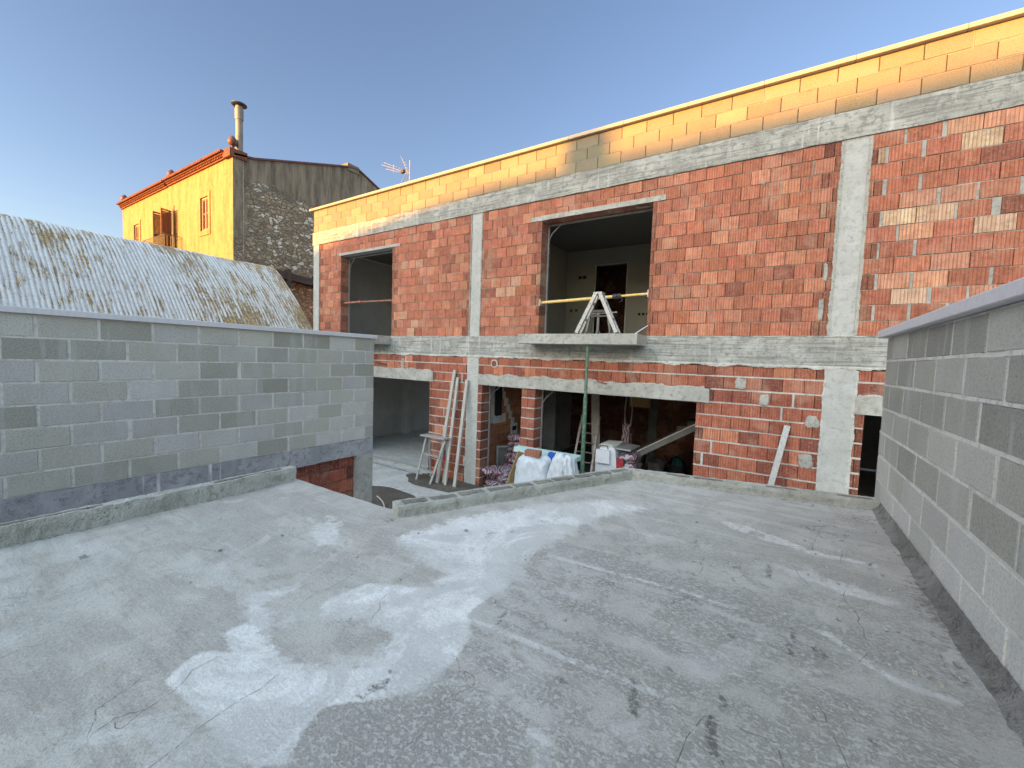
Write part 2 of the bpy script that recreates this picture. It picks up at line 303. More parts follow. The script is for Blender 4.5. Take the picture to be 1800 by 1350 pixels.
# ---------------------------------------------------------------- mesh helpers
class MB:
    def __init__(s): s.v = []; s.f = []; s.c = []
    def add(s, vs, fs, col=None):
        o = len(s.v); s.v += [tuple(p) for p in vs]
        for f in fs: s.f.append(tuple(i + o for i in f)); s.c.append(col or (.5, .5, .5))
        return s
    def hexa(s, p, col=None):
        return s.add(p, [(0, 3, 2, 1), (4, 5, 6, 7), (0, 1, 5, 4), (1, 2, 6, 5), (2, 3, 7, 6), (3, 0, 4, 7)], col)
    def box(s, x0, x1, y0, y1, z0, z1, col=None):
        return s.hexa([(x0, y0, z0), (x1, y0, z0), (x1, y1, z0), (x0, y1, z0), (x0, y0, z1), (x1, y0, z1), (x1, y1, z1), (x0, y1, z1)], col)
    def bar(s, a, b, w, d, up=(0, 1, 0), col=None):
        a = Vector(a); b = Vector(b); t = (b - a).normalized(); u = Vector(up); u = (u - t * u.dot(t)).normalized(); r = t.cross(u)
        P = []
        for c in (a, b):
            for i, j in ((-1, -1), (1, -1), (1, 1), (-1, 1)): P.append(c + r * (w / 2 * i) + u * (d / 2 * j))
        return s.hexa(P, col)
    def tube(s, pts, r, n=8, r1=None, cap=True, col=None):
        pts = [Vector(p) for p in pts]; k = len(pts); V = []
        for i, p in enumerate(pts):
            t = (pts[min(i + 1, k - 1)] - pts[max(i - 1, 0)]).normalized()
            u = t.orthogonal().normalized() if i == 0 else (u - t * u.dot(t)).normalized()
            w = t.cross(u); rr = r if r1 is None else r + (r1 - r) * i / (k - 1)
            for j in range(n):
                a = 2 * math.pi * j / n; V.append(p + (u * math.cos(a) + w * math.sin(a)) * rr)
        F = [(i * n + j, i * n + (j + 1) % n, (i + 1) * n + (j + 1) % n, (i + 1) * n + j) for i in range(k - 1) for j in range(n)]
        if cap: F += [tuple(range(n))[::-1], tuple((k - 1) * n + j for j in range(n))]
        return s.add(V, F, col)
    def lathe(s, c, prof, n=20, col=None):
        V = []
        for r, z in prof:
            for j in range(n):
                a = 2 * math.pi * j / n; V.append((c[0] + r * math.cos(a), c[1] + r * math.sin(a), c[2] + z))
        k = len(prof)
        F = [(i * n + j, i * n + (j + 1) % n, (i + 1) * n + (j + 1) % n, (i + 1) * n + j) for i in range(k - 1) for j in range(n)]
        F += [tuple(range(n))[::-1], tuple((k - 1) * n + j for j in range(n))]
        return s.add(V, F, col)
    def rough(s, x0, x1, y0, y1, z0, z1, res=.06, amp=.004, seed=0, col=None, fr=9.0):
        """box whose faces are gridded and pushed about by noise"""
        V = {}; F = []
        nx, ny, nz = (max(1, min(160, round(d / res))) for d in (x1 - x0, y1 - y0, z1 - z0))
        def vid(i, j, k):
            key = (i, j, k)
            if key not in V:
                p = Vector((x0 + (x1 - x0) * i / nx, y0 + (y1 - y0) * j / ny, z0 + (z1 - z0) * k / nz))
                q = p + mn.noise_vector(p * fr + Vector((seed, 0, 0))) * amp + mn.noise_vector(p * fr * .3 + Vector((seed, 5, 0))) * amp
                V[key] = (len(V), q)
            return V[key][0]
        for i in range(nx):
            for k in range(nz):
                F.append((vid(i, 0, k), vid(i + 1, 0, k), vid(i + 1, 0, k + 1), vid(i, 0, k + 1)))
                F.append((vid(i, ny, k), vid(i, ny, k + 1), vid(i + 1, ny, k + 1), vid(i + 1, ny, k)))
            for j in range(ny):
                F.append((vid(i, j, nz), vid(i + 1, j, nz), vid(i + 1, j + 1, nz), vid(i, j + 1, nz)))
                F.append((vid(i, j, 0), vid(i, j + 1, 0), vid(i + 1, j + 1, 0), vid(i + 1, j, 0)))
        for j in range(ny):
            for k in range(nz):
                F.append((vid(0, j, k), vid(0, j, k + 1), vid(0, j + 1, k + 1), vid(0, j + 1, k)))
                F.append((vid(nx, j, k), vid(nx, j + 1, k), vid(nx, j + 1, k + 1), vid(nx, j, k + 1)))
        return s.add([q for _, q in sorted(V.values(), key=lambda t: t[0])], F, col)
    def xf(s, mat, start=0):
        for i in range(start, len(s.v)): s.v[i] = tuple(mat @ Vector(s.v[i]))
        return s
    def build(s, name, mat, parent=None, smooth=False, bevel=0, sub=0):
        me = bpy.data.meshes.new(name); me.from_pydata(s.v, [], s.f)
        a = me.color_attributes.new('Col', 'FLOAT_COLOR', 'CORNER')
        buf = np.ones((len(me.loops), 4), dtype=np.float32); i = 0
        for f, c in zip(s.f, s.c): buf[i:i + len(f), :3] = c; i += len(f)
        a.data.foreach_set('color', buf.ravel()); me.materials.append(M[mat] if isinstance(mat, str) else mat)
        if smooth: me.polygons.foreach_set('use_smooth', [True] * len(me.polygons))
        me.update(); o = bpy.data.objects.new(name, me); COL.objects.link(o)
        if parent: o.parent = parent
        if bevel:
            b = o.modifiers.new('bevel', 'BEVEL'); b.width = bevel; b.segments = 1; b.limit_method = 'ANGLE'
        if sub:
            b = o.modifiers.new('sub', 'SUBSURF'); b.levels = b.render_levels = sub
        return o
def tag(o, label=None, cat=None, group=None, kind=None):
    if label: o['label'] = label
    if cat: o['category'] = cat
    if group: o['group'] = group
    if kind: o['kind'] = kind
    return o
def thing(name, label, cat, loc=(0, 0, 0), group=None):
    o = bpy.data.objects.new(name, None); COL.objects.link(o); o.location = loc; o.empty_display_size = .2
    return tag(o, label, cat, group)
class Local:
    """collects a part in world coordinates, stored relative to its thing's base"""
def part(mb, name, mat, root, **k):
    """mb in world coordinates; root an Empty without rotation"""
    p = root; off = Vector((0, 0, 0))
    while p is not None: off += p.location; p = p.parent
    mb.v = [(x - off.x, y - off.y, z - off.z) for x, y, z in mb.v]
    return mb.build(name, mat, root, **k)

def rects_minus(x0, x1, z0, z1, holes):
    xs = sorted({x0, x1, *[min(max(h[i], x0), x1) for h in holes for i in (0, 1)]})
    out = []
    for a, b in zip(xs, xs[1:]):
        if b - a < 1e-5: continue
        m = (a + b) / 2; segs = [(z0, z1)]
        for h in holes:
            if h[0] < m < h[1]:
                ns = []
                for s0, s1 in segs:
                    if h[3] <= s0 or h[2] >= s1: ns.append((s0, s1)); continue
                    if h[2] > s0: ns.append((s0, h[2]))
                    if h[3] < s1: ns.append((h[3], s1))
                segs = ns
        out += [(a, b, s0, s1) for s0, s1 in segs]
    return out
def pick(pal):
    t = R() * sum(p[0] for p in pal)
    for p in pal:
        t -= p[0]
        if t <= 0: break
    k = U(.86, 1.13); j = .04 if p[1][0] > 1.5 * p[1][2] else .006; return tuple(c * k * U(1 - j, 1 + j) for c in p[1])
PAL = [(7, (.45, .15, .088)), (2.4, (.40, .13, .07)), (.45, (.30, .095, .058)), (2.6, (.52, .205, .12)), (.25, (.56, .30, .19))]
PALC = [(5, (.45, .15, .088)), (3, (.39, .125, .07)), (.5, (.27, .085, .055)), (2.8, (.54, .25, .155)), (1.1, (.62, .40, .26))]
PALL = [(5, (.40, .12, .068)), (3, (.33, .095, .055)), (1.6, (.24, .07, .045)), (1, (.5, .18, .1))]
PALB = [(4, (.52, .505, .445)), (3, (.57, .56, .525)), (2, (.44, .43, .37)), (1.2, (.60, .59, .57))]
def masonry(T, u0, u1, z0, z1, course, length, holes=(), pal=PAL, phase=0., vgap=.008, bgap=.012, jit=.004, thick=.045,
            fill=.08, fillw=.03, filler=None, slivers=True, beds=None, bedw=-.008, start=0):
    """courses of single bricks; T maps (u, w, z) to world, w = outwards. Returns bricks; adds mortar to filler"""
    mb = MB(); k = 0; z = z0
    while z < z1 - .03:
        zt = min(z + course, z1); off = (phase + (length / 2 if (k + start) % 2 else 0)) % length
        u = u0 - off + (0)
        edges = []
        while u < u1:
            g = vgap
            if R() < fill: g = fillw * U(.7, 1.4)
            a, b = u + g / 2, u + length - vgap / 2
            edges.append((a, b, g)); u += length
        for a, b, g in edges:
            a0, b0 = max(a, u0 + .002), min(b, u1 - .002)
            segs = [(a0, b0)]
            for h in holes:
                zm = (z + zt) / 2
                if h[2] < zm < h[3]:
                    ns = []
                    for s0, s1 in segs:
                        if h[1] <= s0 or h[0] >= s1: ns.append((s0, s1)); continue
                        if h[0] > s0: ns.append((s0, h[0]))
                        if h[1] < s1: ns.append((h[1], s1))
                    segs = ns
            for s0, s1 in segs:
                if s1 - s0 < .025: continue
                parts = [(s0, s1)]
                if slivers and (s1 - s0) < length * .85 and s1 - s0 > .1 and R() < .8:
                    c = s0 + (s1 - s0) * U(.3, .6); parts = [(s0, c - .004), (c + .004, s1)]
                for q0, q1 in parts:
                    w = U(-jit, jit); w2 = w + U(-jit, jit) * .6; zl = z + bgap / 2 + U(0, .003); zh = zt - bgap / 2 - U(0, .003)
                    col = pick(pal)
                    if q1 - q0 < .14: col = tuple(c * .62 for c in col)
                    P = [T(q0, w, zl), T(q1, w2, zl), T(q1, -thick, zl), T(q0, -thick, zl), T(q0, w, zh), T(q1, w2, zh), T(q1, -thick, zh), T(q0, -thick, zh)]
                    mb.hexa(P, col)
            if filler is not None and g > vgap * 1.5:
                c0, c1 = a - g, a
                if c0 > u0 and c1 < u1 and not any(h[0] < c1 and h[1] > c0 and h[2] < zt and h[3] > z for h in holes):
                    w = -U(.002, .009)
                    filler.hexa([T(c0 + .002, w, z), T(c1 - .002, w, z), T(c1 - .002, -thick, z), T(c0 + .002, -thick, z), T(c0 + .002, w, zt), T(c1 - .002, w, zt), T(c1 - .002, -thick, zt), T(c0 + .002, -thick, zt)])
        if filler is not None and k > 0:
            for (p0, p1, _, _) in rects_minus(u0, u1, z - .001, z + .001, holes):
                n = max(1, int((p1 - p0) / .25)); 
                for i in range(n):
                    a = p0 + (p1 - p0) * i / n; b = p0 + (p1 - p0) * (i + 1) / n; w = bedw + U(-.004, .003); h = bgap / 2 * U(.8, 1.25)
                    filler.hexa([T(a, w, z - h), T(b, w, z - h), T(b, -thick, z - h), T(a, -thick, z - h), T(a, w, z + h), T(b, w, z + h), T(b, -thick, z + h), T(a, -thick, z + h)])
        z += course; k += 1
    return mb
GZ = -2.75
# ================================================================ ground and yard
g = MB(); g.box(-400, 400, -400, 400, GZ - 1.2, GZ - .06)
tag(part(g, 'ground', 'earth', None), kind='structure')
y_ = MB(); y_.rough(-11.2, 3.6, -2, 14.8, GZ - .05, GZ, res=.25, amp=.004, fr=1.2)
tag(part(y_, 'yard_pavement', 'yard', None), kind='structure')
def patch(name, cx, cy, rx, ry, mat, h=.02, seed=0, z=GZ, rot=0):
    mb = MB(); n = 48; rings = 6; V = [(cx, cy, z + h)]; F = []
    for k in range(1, rings + 1):
        for j in range(n):
            a = 2 * math.pi * j / n; w = 1 + .22 * mn.noise(Vector((math.cos(a) * 1.3 + seed, math.sin(a) * 1.3, 0))) + .05 * mn.noise(Vector((math.cos(a) * 6 + seed, math.sin(a) * 6, 3)))
            r = k / rings; px, py = r * w * rx * math.cos(a), r * w * ry * math.sin(a)
            V.append((cx + px * math.cos(rot) - py * math.sin(rot), cy + px * math.sin(rot) + py * math.cos(rot), z + h * (1 - r ** 3) + .004 + .004 * mn.noise(Vector((px * 8, py * 8, seed)))))
    for j in range(n): F.append((0, 1 + j, 1 + (j + 1) % n))
    for k in range(rings - 1):
        for j in range(n): F.append((1 + k * n + j, 1 + (k + 1) * n + j, 1 + (k + 1) * n + (j + 1) % n, 1 + k * n + (j + 1) % n))
    mb.add(V, F); return part(mb, name, mat, None, smooth=True)
tag(patch('sand_patch', -6.35, 5.35, .85, .48, 'wet', .03, 3), 'dark damp sand spread in the yard by the corner post of the left block wall', 'sand', kind='stuff')
tag(patch('sand_patch', -5.85, 6.75, 1.25, .48, 'wet', .04, 9), 'dark damp sand spread at the foot of the step ladder and column', 'sand', kind='stuff')

# ================================================================ terrace
WASH=[(1.0,0.05,[(-1.1,1.76),(-1.11,1.59),(-1.1,1.43),(-1.01,1.33),(-0.97,1.18),(-0.98,1.04),(-1.02,0.95),(-1.1,0.84),(-1.18,0.77),(-1.14,0.68),(-1.09,0.6),(-1.14,0.55),(-1.26,0.54),(-1.36,0.54),(-1.56,0.53),(-1.72,0.52),(-1.79,0.66),(-1.68,0.72),(-1.83,0.75),(-1.82,0.84),(-1.99,0.92),(-2.02,0.97),(-1.93,1.15),(-1.72,1.06),(-1.67,1.34),(-1.37,1.5),(-1.42,1.54),(-1.3,2.09)]),(-0.85,0.14,[(-1.7,0.86),(-1.67,1.05),(-1.44,1.16),(-1.27,1.17),(-1.23,1.03),(-1.24,0.94),(-1.35,0.85),(-1.52,0.81)]),(-0.7,0.1,[(-1.94,0.93),(-1.91,1.13),(-1.69,1.06),(-1.72,0.89)]),(0.75,0.16,[(-2.03,1.74),(-1.92,2.3),(-1.69,2.71),(-1.19,3.36),(-0.69,3.41),(-1.04,2.85),(-1.13,2.22),(-1.09,1.8),(-1.11,1.59),(-1.18,1.35),(-1.43,1.58)]),(-0.5,0.1,[(-1.61,1.14),(-1.49,1.37),(-1.38,1.45),(-1.34,1.32),(-1.46,1.18)]),(0.45,0.15,[(-1.73,0.25),(-1.7,0.39),(-1.69,0.54),(-1.51,0.55),(-1.26,0.54),(-1.14,0.55),(-1.39,0.37),(-1.69,0.16)]),(0.6,0.08,[(-2.72,1.61),(-2.78,1.85),(-2.42,1.78),(-2.13,1.51),(-2.23,1.39),(-2.45,1.47)]),(0.35,0.25,[(-3.93,1.09),(-3.41,1.87),(-2.24,1.8),(-1.7,2.34),(-1.37,2.18),(-1.48,1.55),(-1.89,1.18),(-2.31,1.11)]),(0.5,0.04,[(-2.85,0.78),(-2.83,0.81),(-2.33,0.86),(-1.87,0.88),(-1.87,0.85),(-2.29,0.82)]),(0.4,0.05,[(-3.0,0.5),(-2.99,0.52),(-2.46,0.53),(-2.46,0.5)]),(0.45,0.05,[(-2.32,0.28),(-2.29,0.3),(-1.85,0.28),(-1.87,0.26)]),(0.45,0.05,[(-1.92,0.2),(-1.9,0.22),(-1.73,0.21),(-1.74,0.2)]),(0.4,0.03,[(-2.42,0.96),(-2.42,1.08),(-2.36,1.06),(-2.35,0.95)]),(0.4,0.05,[(-3.34,1.14),(-3.31,1.44),(-3.2,1.45),(-3.27,1.13)]),(0.4,0.05,[(-2.72,1.21),(-2.73,1.42),(-2.65,1.4),(-2.64,1.19)]),(0.6,0.05,[(-0.37,3.47),(-0.09,3.45),(0.26,3.26),(0.59,3.27),(0.58,3.18),(0.24,3.14),(-0.12,3.21),(-0.27,3.31)]),(0.55,0.05,[(0.01,2.83),(0.22,2.88),(0.41,2.87),(0.57,2.74),(0.55,2.68),(0.35,2.66),(0.15,2.75)]),(0.75,0.06,[(0.16,2.24),(0.27,2.27),(0.36,2.17),(0.45,2.08),(0.63,2.07),(0.61,2.01),(0.44,2.01),(0.35,2.06),(0.26,2.18)]),(0.4,0.05,[(0.35,1.91),(0.45,2.01),(0.45,1.99),(0.36,1.9),(0.44,1.84),(0.3,1.76),(0.36,1.83)]),(0.4,0.06,[(-0.92,1.31),(-0.79,1.43),(-0.67,1.43),(-0.76,1.33),(-0.85,1.28)])]
LINES=[(0.02,0.85,[(-1.08,2.16),(-0.69,2.18),(-0.37,2.21),(-0.11,2.2)]),(0.02,0.85,[(-1.09,1.42),(-0.76,1.43),(-0.56,1.44),(-0.4,1.46),(-0.2,1.46)]),(0.015,0.59,[(-0.19,1.46),(-0.04,1.46),(0.11,1.48),(0.32,1.55)]),(0.018,0.68,[(-1.03,2.82),(-0.45,2.8),(0.09,2.94),(0.29,2.89)]),(0.018,0.68,[(-0.91,1.11),(-0.6,1.09),(-0.4,1.07)]),(0.013,0.51,[(-0.21,2.2),(0.17,2.2),(0.42,2.16)]),(0.013,0.51,[(-0.69,2.18),(-0.14,2.24),(0.25,2.36)]),(0.015,0.59,[(-0.4,1.89),(-0.06,1.88),(0.3,1.9),(0.51,1.87)]),(0.015,0.59,[(-1.1,0.77),(-0.95,0.77),(-0.81,0.78)]),(0.015,0.59,[(-3.44,0.62),(-2.68,0.66),(-2.41,0.64)])]
DARK=[(0.022,0.9,[(-0.36,1.42),(-0.35,1.38),(-0.33,1.33)]),(0.016,0.7,[(0.12,2.18),(0.12,2.09)]),(0.016,0.7,[(0.11,2.05),(0.11,1.96)]),(0.03,0.8,[(0.2,2.07),(0.21,2.05)]),(0.02,0.7,[(-0.66,2.51),(-0.64,2.5)]),(0.02,0.7,[(0.02,2.81),(0.02,2.65)]),(0.014,0.8,[(-0.1,1.59),(-0.09,1.52)]),(0.02,0.95,[(-0.11,1.46),(-0.11,1.37),(-0.1,1.34),(-0.08,1.32)]),(0.014,0.7,[(-0.96,1.46),(-0.98,1.51),(-0.98,1.55)]),(0.014,0.6,[(-0.33,2.44),(-0.31,2.33)]),(0.016,0.6,[(-0.4,2.93),(-0.38,2.82)]),(0.018,0.8,[(-0.11,1.96),(-0.1,1.96)]),(0.018,0.7,[(-0.06,2.84),(-0.05,2.85)]),(0.02,0.7,[(-0.14,2.66),(-0.12,2.68)]),(0.016,0.7,[(-2.28,1.11),(-2.26,1.12)]),(0.03,0.8,[(-1.11,0.92),(-1.1,0.95)]),(0.02,0.6,[(-1.13,0.87),(-1.11,0.88)]),(0.02,0.6,[(-0.28,1.61),(-0.26,1.6)]),(0.02,0.7,[(-0.38,1.46),(-0.37,1.47)]),(0.02,0.6,[(-0.59,1.33),(-0.58,1.33)]),(0.014,0.5,[(-0.74,2.54),(-0.7,2.49)]),(0.014,0.5,[(-0.43,2.58),(-0.26,2.6)]),(0.02,0.5,[(0.52,2.45),(0.58,2.41)]),(0.02,0.5,[(0.62,3.63),(0.69,3.56)]),(0.03,0.5,[(0.65,2.52),(0.69,2.48),(0.7,2.41)]),(0.02,0.5,[(0.17,1.67),(0.17,1.64)]),(0.02,0.5,[(-1.68,0.25),(-1.7,0.28)]),(0.018,0.5,[(0.31,1.66),(0.32,1.65)])]
CRACKS=[[(0.36,2.73),(0.35,2.63),(0.38,2.53),(0.39,2.38),(0.39,2.28),(0.34,2.1)],[(0.41,3.35),(0.38,3.14),(0.42,3.1)],[(0.33,3.74),(0.28,3.49),(0.25,3.25)],[(-0.13,2.54),(-0.1,2.6),(-0.03,2.56),(0.03,2.52)],[(0.13,2.93),(0.17,2.76),(0.2,2.71)],[(-0.18,1.22),(-0.17,1.34),(-0.14,1.45),(-0.12,1.46)],[(-0.08,1.48),(0.04,1.48),(0.08,1.4)],[(0.18,1.74),(0.2,1.65),(0.24,1.51)],[(-0.3,2.49),(-0.32,2.73),(-0.29,2.87)],[(0.48,3.7),(0.43,3.52)],[(-0.43,2.25),(-0.41,2.28)],[(0.63,2.36),(0.62,2.27),(0.64,2.21)],[(-1.53,2.09),(-1.46,2.18),(-1.4,2.35)],[(-1.1,2.08),(-1.01,2.21)],[(-1.63,0.38),(-1.59,0.39),(-1.62,0.46),(-1.63,0.52),(-1.69,0.6),(-1.69,0.67)],[(-1.38,0.39),(-1.41,0.52),(-1.42,0.64),(-1.43,0.75)],[(-2.32,0.24),(-2.33,0.28),(-2.31,0.34)],[(-2.35,0.43),(-2.34,0.49),(-2.35,0.51)],[(-2.85,0.3),(-2.83,0.35)],[(-1.78,1.08),(-1.8,1.34)],[(-1.43,1.17),(-1.52,1.34)],[(-2.12,1.43),(-1.9,1.53),(-1.81,1.62)],[(-1.47,2.1),(-1.44,2.32)]]

X0, X1, Y0, Y1 = -3.66, .77, 0.0, 4.62
def terrace_sheet():
    st = .0125; xs = np.arange(X0, X1 + st, st); ys = np.arange(Y0, Y1 + st, st)
    nx, ny = len(xs), len(ys); GX, GY = np.meshgrid(xs, ys)
    pts = np.stack([GX.ravel(), GY.ravel()], 1)
    def poly_sd(poly):
        P = np.array(poly); inside = np.zeros(len(pts), bool); d = np.full(len(pts), 9.0)
        for i in range(len(P)):
            a, b = P[i], P[(i + 1) % len(P)]; ab = b - a
            t = np.clip(((pts - a) @ ab) / max(ab @ ab, 1e-9), 0, 1); q = a + t[:, None] * ab
            d = np.minimum(d, np.hypot(*(pts - q).T))
            c = ((a[1] > pts[:, 1]) != (b[1] > pts[:, 1])) & (pts[:, 0] < (b[0] - a[0]) * (pts[:, 1] - a[1]) / (b[1] - a[1] + 1e-12) + a[0])
            inside ^= c
        return np.where(inside, d, -d)
    def seg_d(line):
        P = np.array(line); d = np.full(len(pts), 9.0); s = np.zeros(len(pts))
        for a, b in zip(P[:-1], P[1:]):
            ab = b - a; t = np.clip(((pts - a) @ ab) / max(ab @ ab, 1e-9), 0, 1); q = a + t[:, None] * ab; v = pts - q
            dd = np.hypot(*v.T); cr = ab[0] * v[:, 1] - ab[1] * v[:, 0]; m = dd < d
            d[m] = dd[m]; s[m] = np.where(cr[m] < 0, -1, 1)
        return d, s
    sm = lambda t: (lambda c: c * c * (3 - 2 * c))(np.clip(t, 0, 1))
    wash = np.zeros(len(pts))
    for k, soft, poly in WASH:
        f = sm(.5 + poly_sd(poly) / (2 * soft))
        wash = wash * (1 + k * f) if k < 0 else np.maximum(wash, k * f)
    for w, k, line in LINES:
        d, _ = seg_d(line); wash = np.maximum(wash, .62 * k * sm(1.25 - d / (w * 1.7)))
    dark = np.zeros(len(pts))
    for w, k, line in DARK: d, _ = seg_d(line); dark = np.maximum(dark, k * sm(1.3 - d / (w * 1.1)))
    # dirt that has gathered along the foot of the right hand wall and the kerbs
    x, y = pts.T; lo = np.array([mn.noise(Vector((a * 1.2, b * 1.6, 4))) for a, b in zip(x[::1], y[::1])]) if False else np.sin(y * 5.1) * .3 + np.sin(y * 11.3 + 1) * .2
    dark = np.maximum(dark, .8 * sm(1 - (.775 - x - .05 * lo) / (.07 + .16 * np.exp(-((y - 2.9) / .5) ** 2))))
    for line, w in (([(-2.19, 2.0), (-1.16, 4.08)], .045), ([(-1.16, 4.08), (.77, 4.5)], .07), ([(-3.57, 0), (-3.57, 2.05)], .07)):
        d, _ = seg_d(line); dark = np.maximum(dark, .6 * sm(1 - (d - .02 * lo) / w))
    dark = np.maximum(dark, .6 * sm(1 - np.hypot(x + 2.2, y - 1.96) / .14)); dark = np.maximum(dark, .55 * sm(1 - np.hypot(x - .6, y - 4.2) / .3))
    cd = np.full(len(pts), .1); cm = np.zeros(len(pts))
    rr = random.Random(3)
    for line in CRACKS:
        P = [np.array(line[0])]
        for a, b in zip(line[:-1], line[1:]):
            a, b = np.array(a), np.array(b); n = max(2, int(np.hypot(*(b - a)) / .05))
            for i in range(1, n + 1):
                q = a + (b - a) * i / n
                if i < n: q = q + np.array([rr.uniform(-.014, .014), rr.uniform(-.014, .014)])
                P.append(q)
        d, s = seg_d(P); m = d < cd; cd[m] = (d * s)[m]; cm = np.maximum(cm, (d < .03) * 1.0)
        cd[m & (d >= .03)] = .1
    z = -1.15 + .003 * np.sin(x * 3.1 + y) + .002 * np.sin(y * 7 + x * 2) + .0012 * np.sin(x * 23) * np.sin(y * 19)
    cx = (GX[:-1, :-1] + GX[1:, 1:]) / 2; cy = (GY[:-1, :-1] + GY[1:, 1:]) / 2
    lim = np.where(cx < -2.27, 2.085, np.where(cx < -1.25, 2.05 + (cx + 2.27) * 2.06, 4.12 + (cx + 1.25) * .215))
    keep = (cy < lim)
    I = np.arange(nx * ny).reshape(ny, nx); q = np.stack([I[:-1, :-1], I[:-1, 1:], I[1:, 1:], I[1:, :-1]], -1)[keep]
    me = bpy.data.meshes.new('screed'); nf = len(q)
    me.vertices.add(len(pts)); me.vertices.foreach_set('co', np.stack([x, y, z], 1).astype(np.float32).ravel())
    me.loops.add(nf * 4); me.loops.foreach_set('vertex_index', q.astype(np.int32).ravel())
    me.polygons.add(nf); me.polygons.foreach_set('loop_start', (np.arange(nf) * 4).astype(np.int32))
    me.polygons.foreach_set('use_smooth', np.ones(nf, bool))
    for nme, a in (('wash', wash), ('dark', dark), ('crackd', cd), ('crackm', cm)):
        at = me.attributes.new(nme, 'FLOAT', 'POINT'); at.data.foreach_set('value', a.astype(np.float32))
    me.update(calc_edges=True); me.validate(); me.materials.append(M['screed'])
    o = bpy.data.objects.new('screed', me); COL.objects.link(o); return o
ter = thing('roof_terrace', 'flat grey concrete roof terrace with trowel marks, white cement smears and low mortar kerbs', 'terrace')
o = terrace_sheet(); o.parent = ter
mb = MB(); mb.box(X0, X1, -5, -.002, -1.19, -1.148); part(mb, 'screed', 'screed', ter)
def prism(mb, poly, z0, z1):
    n = len(poly); V = [(x, y, z0) for x, y in poly] + [(x, y, z1) for x, y in poly]
    return mb.add(V, [tuple(range(n))[::-1], tuple(range(n, 2 * n))] + [(i, (i + 1) % n, n + (i + 1) % n, n + i) for i in range(n)])
mb = MB(); prism(mb, [(X0 + .003, -5), (.774, -5), (.774, 2.075), (X0 + .003, 2.075)], -1.42, -1.162); prism(mb, [(-2.28, 2.075), (.774, 2.075), (.774, 4.62), (-1.28, 4.17)], -1.42, -1.162); part(mb, 'slab', 'kerb', ter)
mb = MB(); Zt = -1.425
prism(mb, [(X0 + .02, 1.85), (-2.32, 1.85), (-2.32, 2.05), (X0 + .02, 2.05)], GZ - .05, Zt)
prism(mb, [(-2.315, 1.85), (-2.12, 1.85), (-1.12, 3.95), (-1.29, 4.13), (-2.27, 2.07)], GZ - .05, Zt)
prism(mb, [(-1.115, 3.95), (.6, 4.4), (.6, 4.56), (-1.285, 4.14)], GZ - .05, Zt)
part(mb, 'supporting_wall', 'kerb', ter)
def kerb(a, b, h, w, side, seed, cells, name='kerb'):
    """low mortar upstand from a to b (inner foot), thickness w to the side given, brick units showing on its top"""
    a = Vector((*a, -1.16)); b = Vector((*b, -1.16)); t = (b - a).normalized(); nrm = Vector((-t.y, t.x, 0)) * side; Ln = (b - a).length
    mb = MB(); n = int(Ln / .02); pr = [(0, 0), (.006, h * .35), (.004, h * .8), (.010, h + .008), (.022, h + .012), (.03, h + .004), (w - .03, h + .004), (w - .015, h + .012), (w, h + .005), (w, -.05)]
    V = []
    for i in range(n + 1):
        p = a + t * Ln * i / n
        for j, (s, z) in enumerate(pr):
            q = p + nrm * s + Vector((0, 0, z)); k = .45 if j == 0 else 1
            q += (mn.noise_vector(q * 18 + Vector((seed, 0, 0))) * .006 + mn.noise_vector(q * 60) * .0028) * k
            if j in (3, 4): q.z += -.012 * max(0, mn.noise(q * 7 + Vector((seed, 3, 1))))
            V.append(q)
    m = len(pr); F = [(i * m + j, (i + 1) * m + j, (i + 1) * m + j + 1, i * m + j + 1) for i in range(n) for j in range(m - 1)]
    F += [tuple(range(m)), tuple(n * m + j for j in range(m))[::-1]]
    mb.add(V, F); k = part(mb, name, 'kerb', ter)
    fb = MB(); s = .06
    rnd = random.Random(seed)
    while s < Ln - .1:
        l = cells * rnd.uniform(.8, 1.1); e = min(s + l, Ln - .03)
        if rnd.random() < .86:
            P = []
            for z in (h - .02, h + .0095 + rnd.uniform(-.002, .003)):
                for u, v in ((s, .036), (e, .036), (e, w - .034 - rnd.uniform(0, .02)), (s, w - .034)):
                    P.append(a + t * u + nrm * v + Vector((0, 0, z)))
            f0 = len(fb.v); fb.hexa(P)
        s = e + rnd.uniform(.025, .05)
    f = part(fb, 'brick_core', 'kerb_fill', k); 
kerb((-2.19, 2.0), (-1.13, 4.14), .085, .15, 1, 1, .2)
kerb((-1.20, 4.075), (.772, 4.50), .08, .13, 1, 2, .25)
kerb((-3.565, -4.9), (-3.565, 2.06), .122, .095, 1, 3, .5)
# mortar fillet along the foot of the right block wall
mb = MB(); V = []; n = 260; pr = [(.065, -.004), (.04, .008), (.018, .032), (.005, .062), (0, .07)]
for i in range(n + 1):
    y = -3 + 7.52 * i / n
    for j, (s, z) in enumerate(pr):
        q = Vector((.772 - s * (1 + .35 * mn.noise(Vector((0, y * 3, j)))), y, -1.15 + z)); q += mn.noise_vector(q * 25) * .006; V.append(q)
m = len(pr); mb.add(V, [(i * m + j, (i + 1) * m + j, (i + 1) * m + j + 1, i * m + j + 1) for i in range(n) for j in range(m - 1)])
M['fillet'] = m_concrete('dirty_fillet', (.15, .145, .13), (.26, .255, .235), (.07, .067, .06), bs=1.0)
part(mb, 'mortar_fillet', 'fillet', ter, smooth=True)

